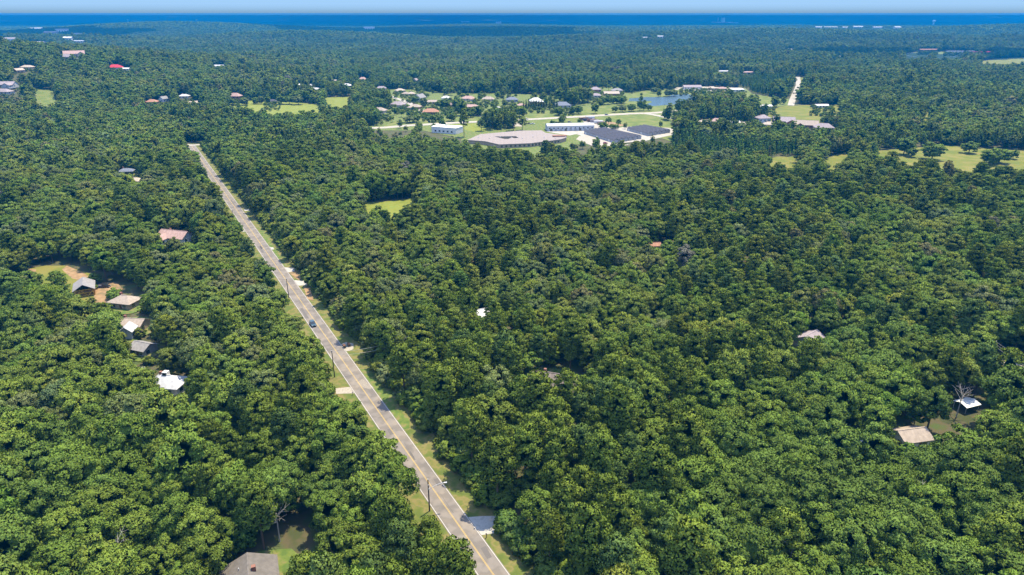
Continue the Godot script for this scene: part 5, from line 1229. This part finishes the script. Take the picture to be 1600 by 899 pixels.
func lawn_trees():
	var meshes := [oak(400, 30, 70, 0.6, 1.0, 1.0, 1.0), pine(401, 7, 5, 14, 0.75), pine(402, 8, 6, 14, 0.6, true), stem(9.0, 0.3, 3, 403), oak(404, 34, 64, 0.6, 1.05, 0.95, 0.8)]
	rng.seed = 99
	var nth := ["first", "second", "third", "fourth", "fifth", "sixth", "seventh", "eighth", "ninth", "tenth", "eleventh", "twelfth", "thirteenth", "fourteenth", "fifteenth", "sixteenth"]
	for row in [
		["%s tree from left in the row between highway and pond", 0, [Vector2(59, -881.2), Vector2(78.6, -892.9), Vector2(85.4, -896.5), Vector2(106.9, -897.7), Vector2(134.3, -911.1), Vector2(144.9, -914.9), Vector2(157.6, -921.1), Vector2(169.2, -924.9), Vector2(174.3, -924.9), Vector2(181.3, -926.2)], [11, 9, 10, 9, 8, 10, 11, 9, 8, 7], [12, 11, 12, 15, 9, 10, 11, 16, 12, 9]],
		["%s tree from left on the meadow above the white office block", 0, [Vector2(-120.7, -819.3), Vector2(-113.1, -824.4), Vector2(-92.8, -826.5), Vector2(-72.8, -832.7)], [14, 11, 11, 11], [9, 10, 10, 11]],
		["%s round tree from left among the house gardens by the side street", 0, [Vector2(-62.9, -878.8), Vector2(-51.4, -861.8), Vector2(-44.3, -878.8), Vector2(-23.9, -867.4), Vector2(-8.3, -902.5), Vector2(8.8, -869.7), Vector2(-66.6, -908.7), Vector2(-75.3, -947.1), Vector2(-95.2, -947.1), Vector2(-89.1, -947.1), Vector2(-121.1, -960.6), Vector2(-141, -1018.5)], [13, 9, 14, 11, 9, 17, 12, 12, 13, 12, 9, 10], [20, 9, 14, 11, 11, 15, 14, 15, 14, 13, 15, 10]],
		["%s tree from left standing along the pond's shore", 0, [Vector2(126.2, -988.7), Vector2(135.8, -993.1), Vector2(149.1, -1003.4), Vector2(157.7, -1006.4), Vector2(189.3, -1029.3), Vector2(241.9, -1092.1), Vector2(251.3, -1093.8), Vector2(297, -1137.5), Vector2(313.6, -1122.6), Vector2(229.6, -1141.3), Vector2(237.3, -1143.2)], [9, 11, 12, 11, 5, 12, 11, 4, 6, 10, 8], [10, 13, 12, 12, 9, 12, 11, 6, 7, 10, 8]],
		["%s dark evergreen from left in the tall hedge by the meadow", 2, [Vector2(15.3, -928.8), Vector2(18.7, -931.3), Vector2(22.2, -932.6), Vector2(25.6, -933.9), Vector2(29.1, -935.2), Vector2(32.5, -936.5), Vector2(36, -937.8), Vector2(39.5, -939.1), Vector2(43, -940.5), Vector2(46.5, -941.8), Vector2(50, -943.1), Vector2(53.5, -944.4), Vector2(57, -945.7), Vector2(60.6, -947.1)], [5, 5, 5, 5, 5, 5, 5, 5, 5, 5, 5, 5, 5, 5], [13, 14, 14, 13, 14, 14, 13, 14, 13, 14, 13, 14, 13, 12]],
		["%s tall dark pine from left beside the tan-roofed complex", 1, [Vector2(-50.1, -720.7), Vector2(-33.7, -758.2), Vector2(1.4, -759.9), Vector2(11.3, -761.7)], [8, 8, 9, 9], [29, 13, 20, 15]],
		["%s tree from left standing in the dry field at right", 0, [Vector2(295.5, -583.5), Vector2(303.2, -567.8), Vector2(357.5, -623.4), Vector2(358, -611.5), Vector2(369.8, -600), Vector2(420.8, -629.6), Vector2(405.8, -578.2), Vector2(419.8, -586.2), Vector2(443.3, -602.9)], [13, 15, 15, 9, 17, 13, 14, 16, 8], [13, 12, 18, 10, 17, 12, 15, 14, 9]],
		["%s small tree from left in the storage yards", 0, [Vector2(100.3, -764.4), Vector2(111.5, -773.3), Vector2(115.9, -774.2), Vector2(126.3, -772.4), Vector2(167.8, -783.4)], [9, 7, 8, 4, 4], [10, 6, 6, 8, 8]],
		["%s garden tree from left on the bright yard before the rose-brown house", 0, [Vector2(-390.9, -978.6), Vector2(-372.7, -977.3), Vector2(-362.2, -993.2), Vector2(-355.6, -995), Vector2(-346.9, -996), Vector2(-326.9, -996), Vector2(-316, -996), Vector2(-302, -991.6)], [9, 11, 10, 8, 9, 14, 13, 14], [10, 12, 11, 13, 13, 14, 14, 14]],
	]:
		var pts: Array = row[2]
		var sorted := range(pts.size())
		sorted.sort_custom(func(a, b): return pts[a].x / -pts[a].y < pts[b].x / -pts[b].y)
		for r in pts.size():
			var i: int = sorted[r]
			lawn_tree(pts[i], row[3][i] * 1.15, row[4][i] * 1.05, row[1], row[0] % nth[r], row[0].replace("%s ", "") + "s", meshes)

# fair-weather clouds above the view shadow the woods; an added bank darkens the haze
func clouds():
	rng.seed = 61
	var sd := sun_dir()
	for q in [[Vector2(1198.8, -2157.4), 420.0, 210.0, 30], [Vector2(1496, -2157.4), 160.0, 150.0, 14], [Vector2(-707.2, -4475.2), 900.0, 420.0, 40], [Vector2(-110.9, -3607.9), 480.0, 420.0, 30], [Vector2(-2499.7, -3640.6), 600.0, 420.0, 30]]:
		var c: Vector2 = q[0]
		var p := Vector3(c.x, hgt(c.x, c.y), c.y) + sd / sd.y * 1300.0
		var st := SurfaceTool.new(); st.begin(Mesh.PRIMITIVE_TRIANGLES)
		for k in q[3]:
			var s := SphereMesh.new(); s.radius = 1.0; s.height = 2.0; s.radial_segments = 16; s.rings = 8
			var a: float = k * 2.39996; var r: float = sqrt((k + 0.5) / float(q[3]))
			var z: float = minf(q[1], q[2]) * rnd(0.24, 0.40) * (1.15 - 0.4 * r)
			st.append_from(s, 0, Transform3D(Basis.from_scale(Vector3(z * 1.5, minf(z * 0.7, 260.0), z)), Vector3(cos(a) * r * q[1] * 0.82 * rnd(0.8, 1.2), minf(z, 300.0) * 0.5, sin(a) * r * q[2] * 0.82 * rnd(0.8, 1.2))))
		var o := struct("cloud", st.commit(), M["cloud_white"], "stuff")
		o.position = p
	for i in 8:  # unseen cloud bank added to shade the far plain and deepen its haze
		var st := SurfaceTool.new(); st.begin(Mesh.PRIMITIVE_TRIANGLES)
		for j in 3:
			for k in 7:
				var s := SphereMesh.new(); s.radius = 1.0; s.height = 2.0; s.radial_segments = 16; s.rings = 8
				st.append_from(s, 0, Transform3D(Basis.from_scale(Vector3(rnd(620, 860), rnd(130, 240), rnd(620, 860))), Vector3((j - 1) * 1000.0 + rnd(-200, 200), rnd(0, 120), (k - 3) * 1000.0 + rnd(-200, 200))))
		var o := struct("cloud", st.commit(), M["cloud_white"], "stuff")
		o.position = Vector3(-10500.0 + i * 3000.0, 1500.0, -10300.0)
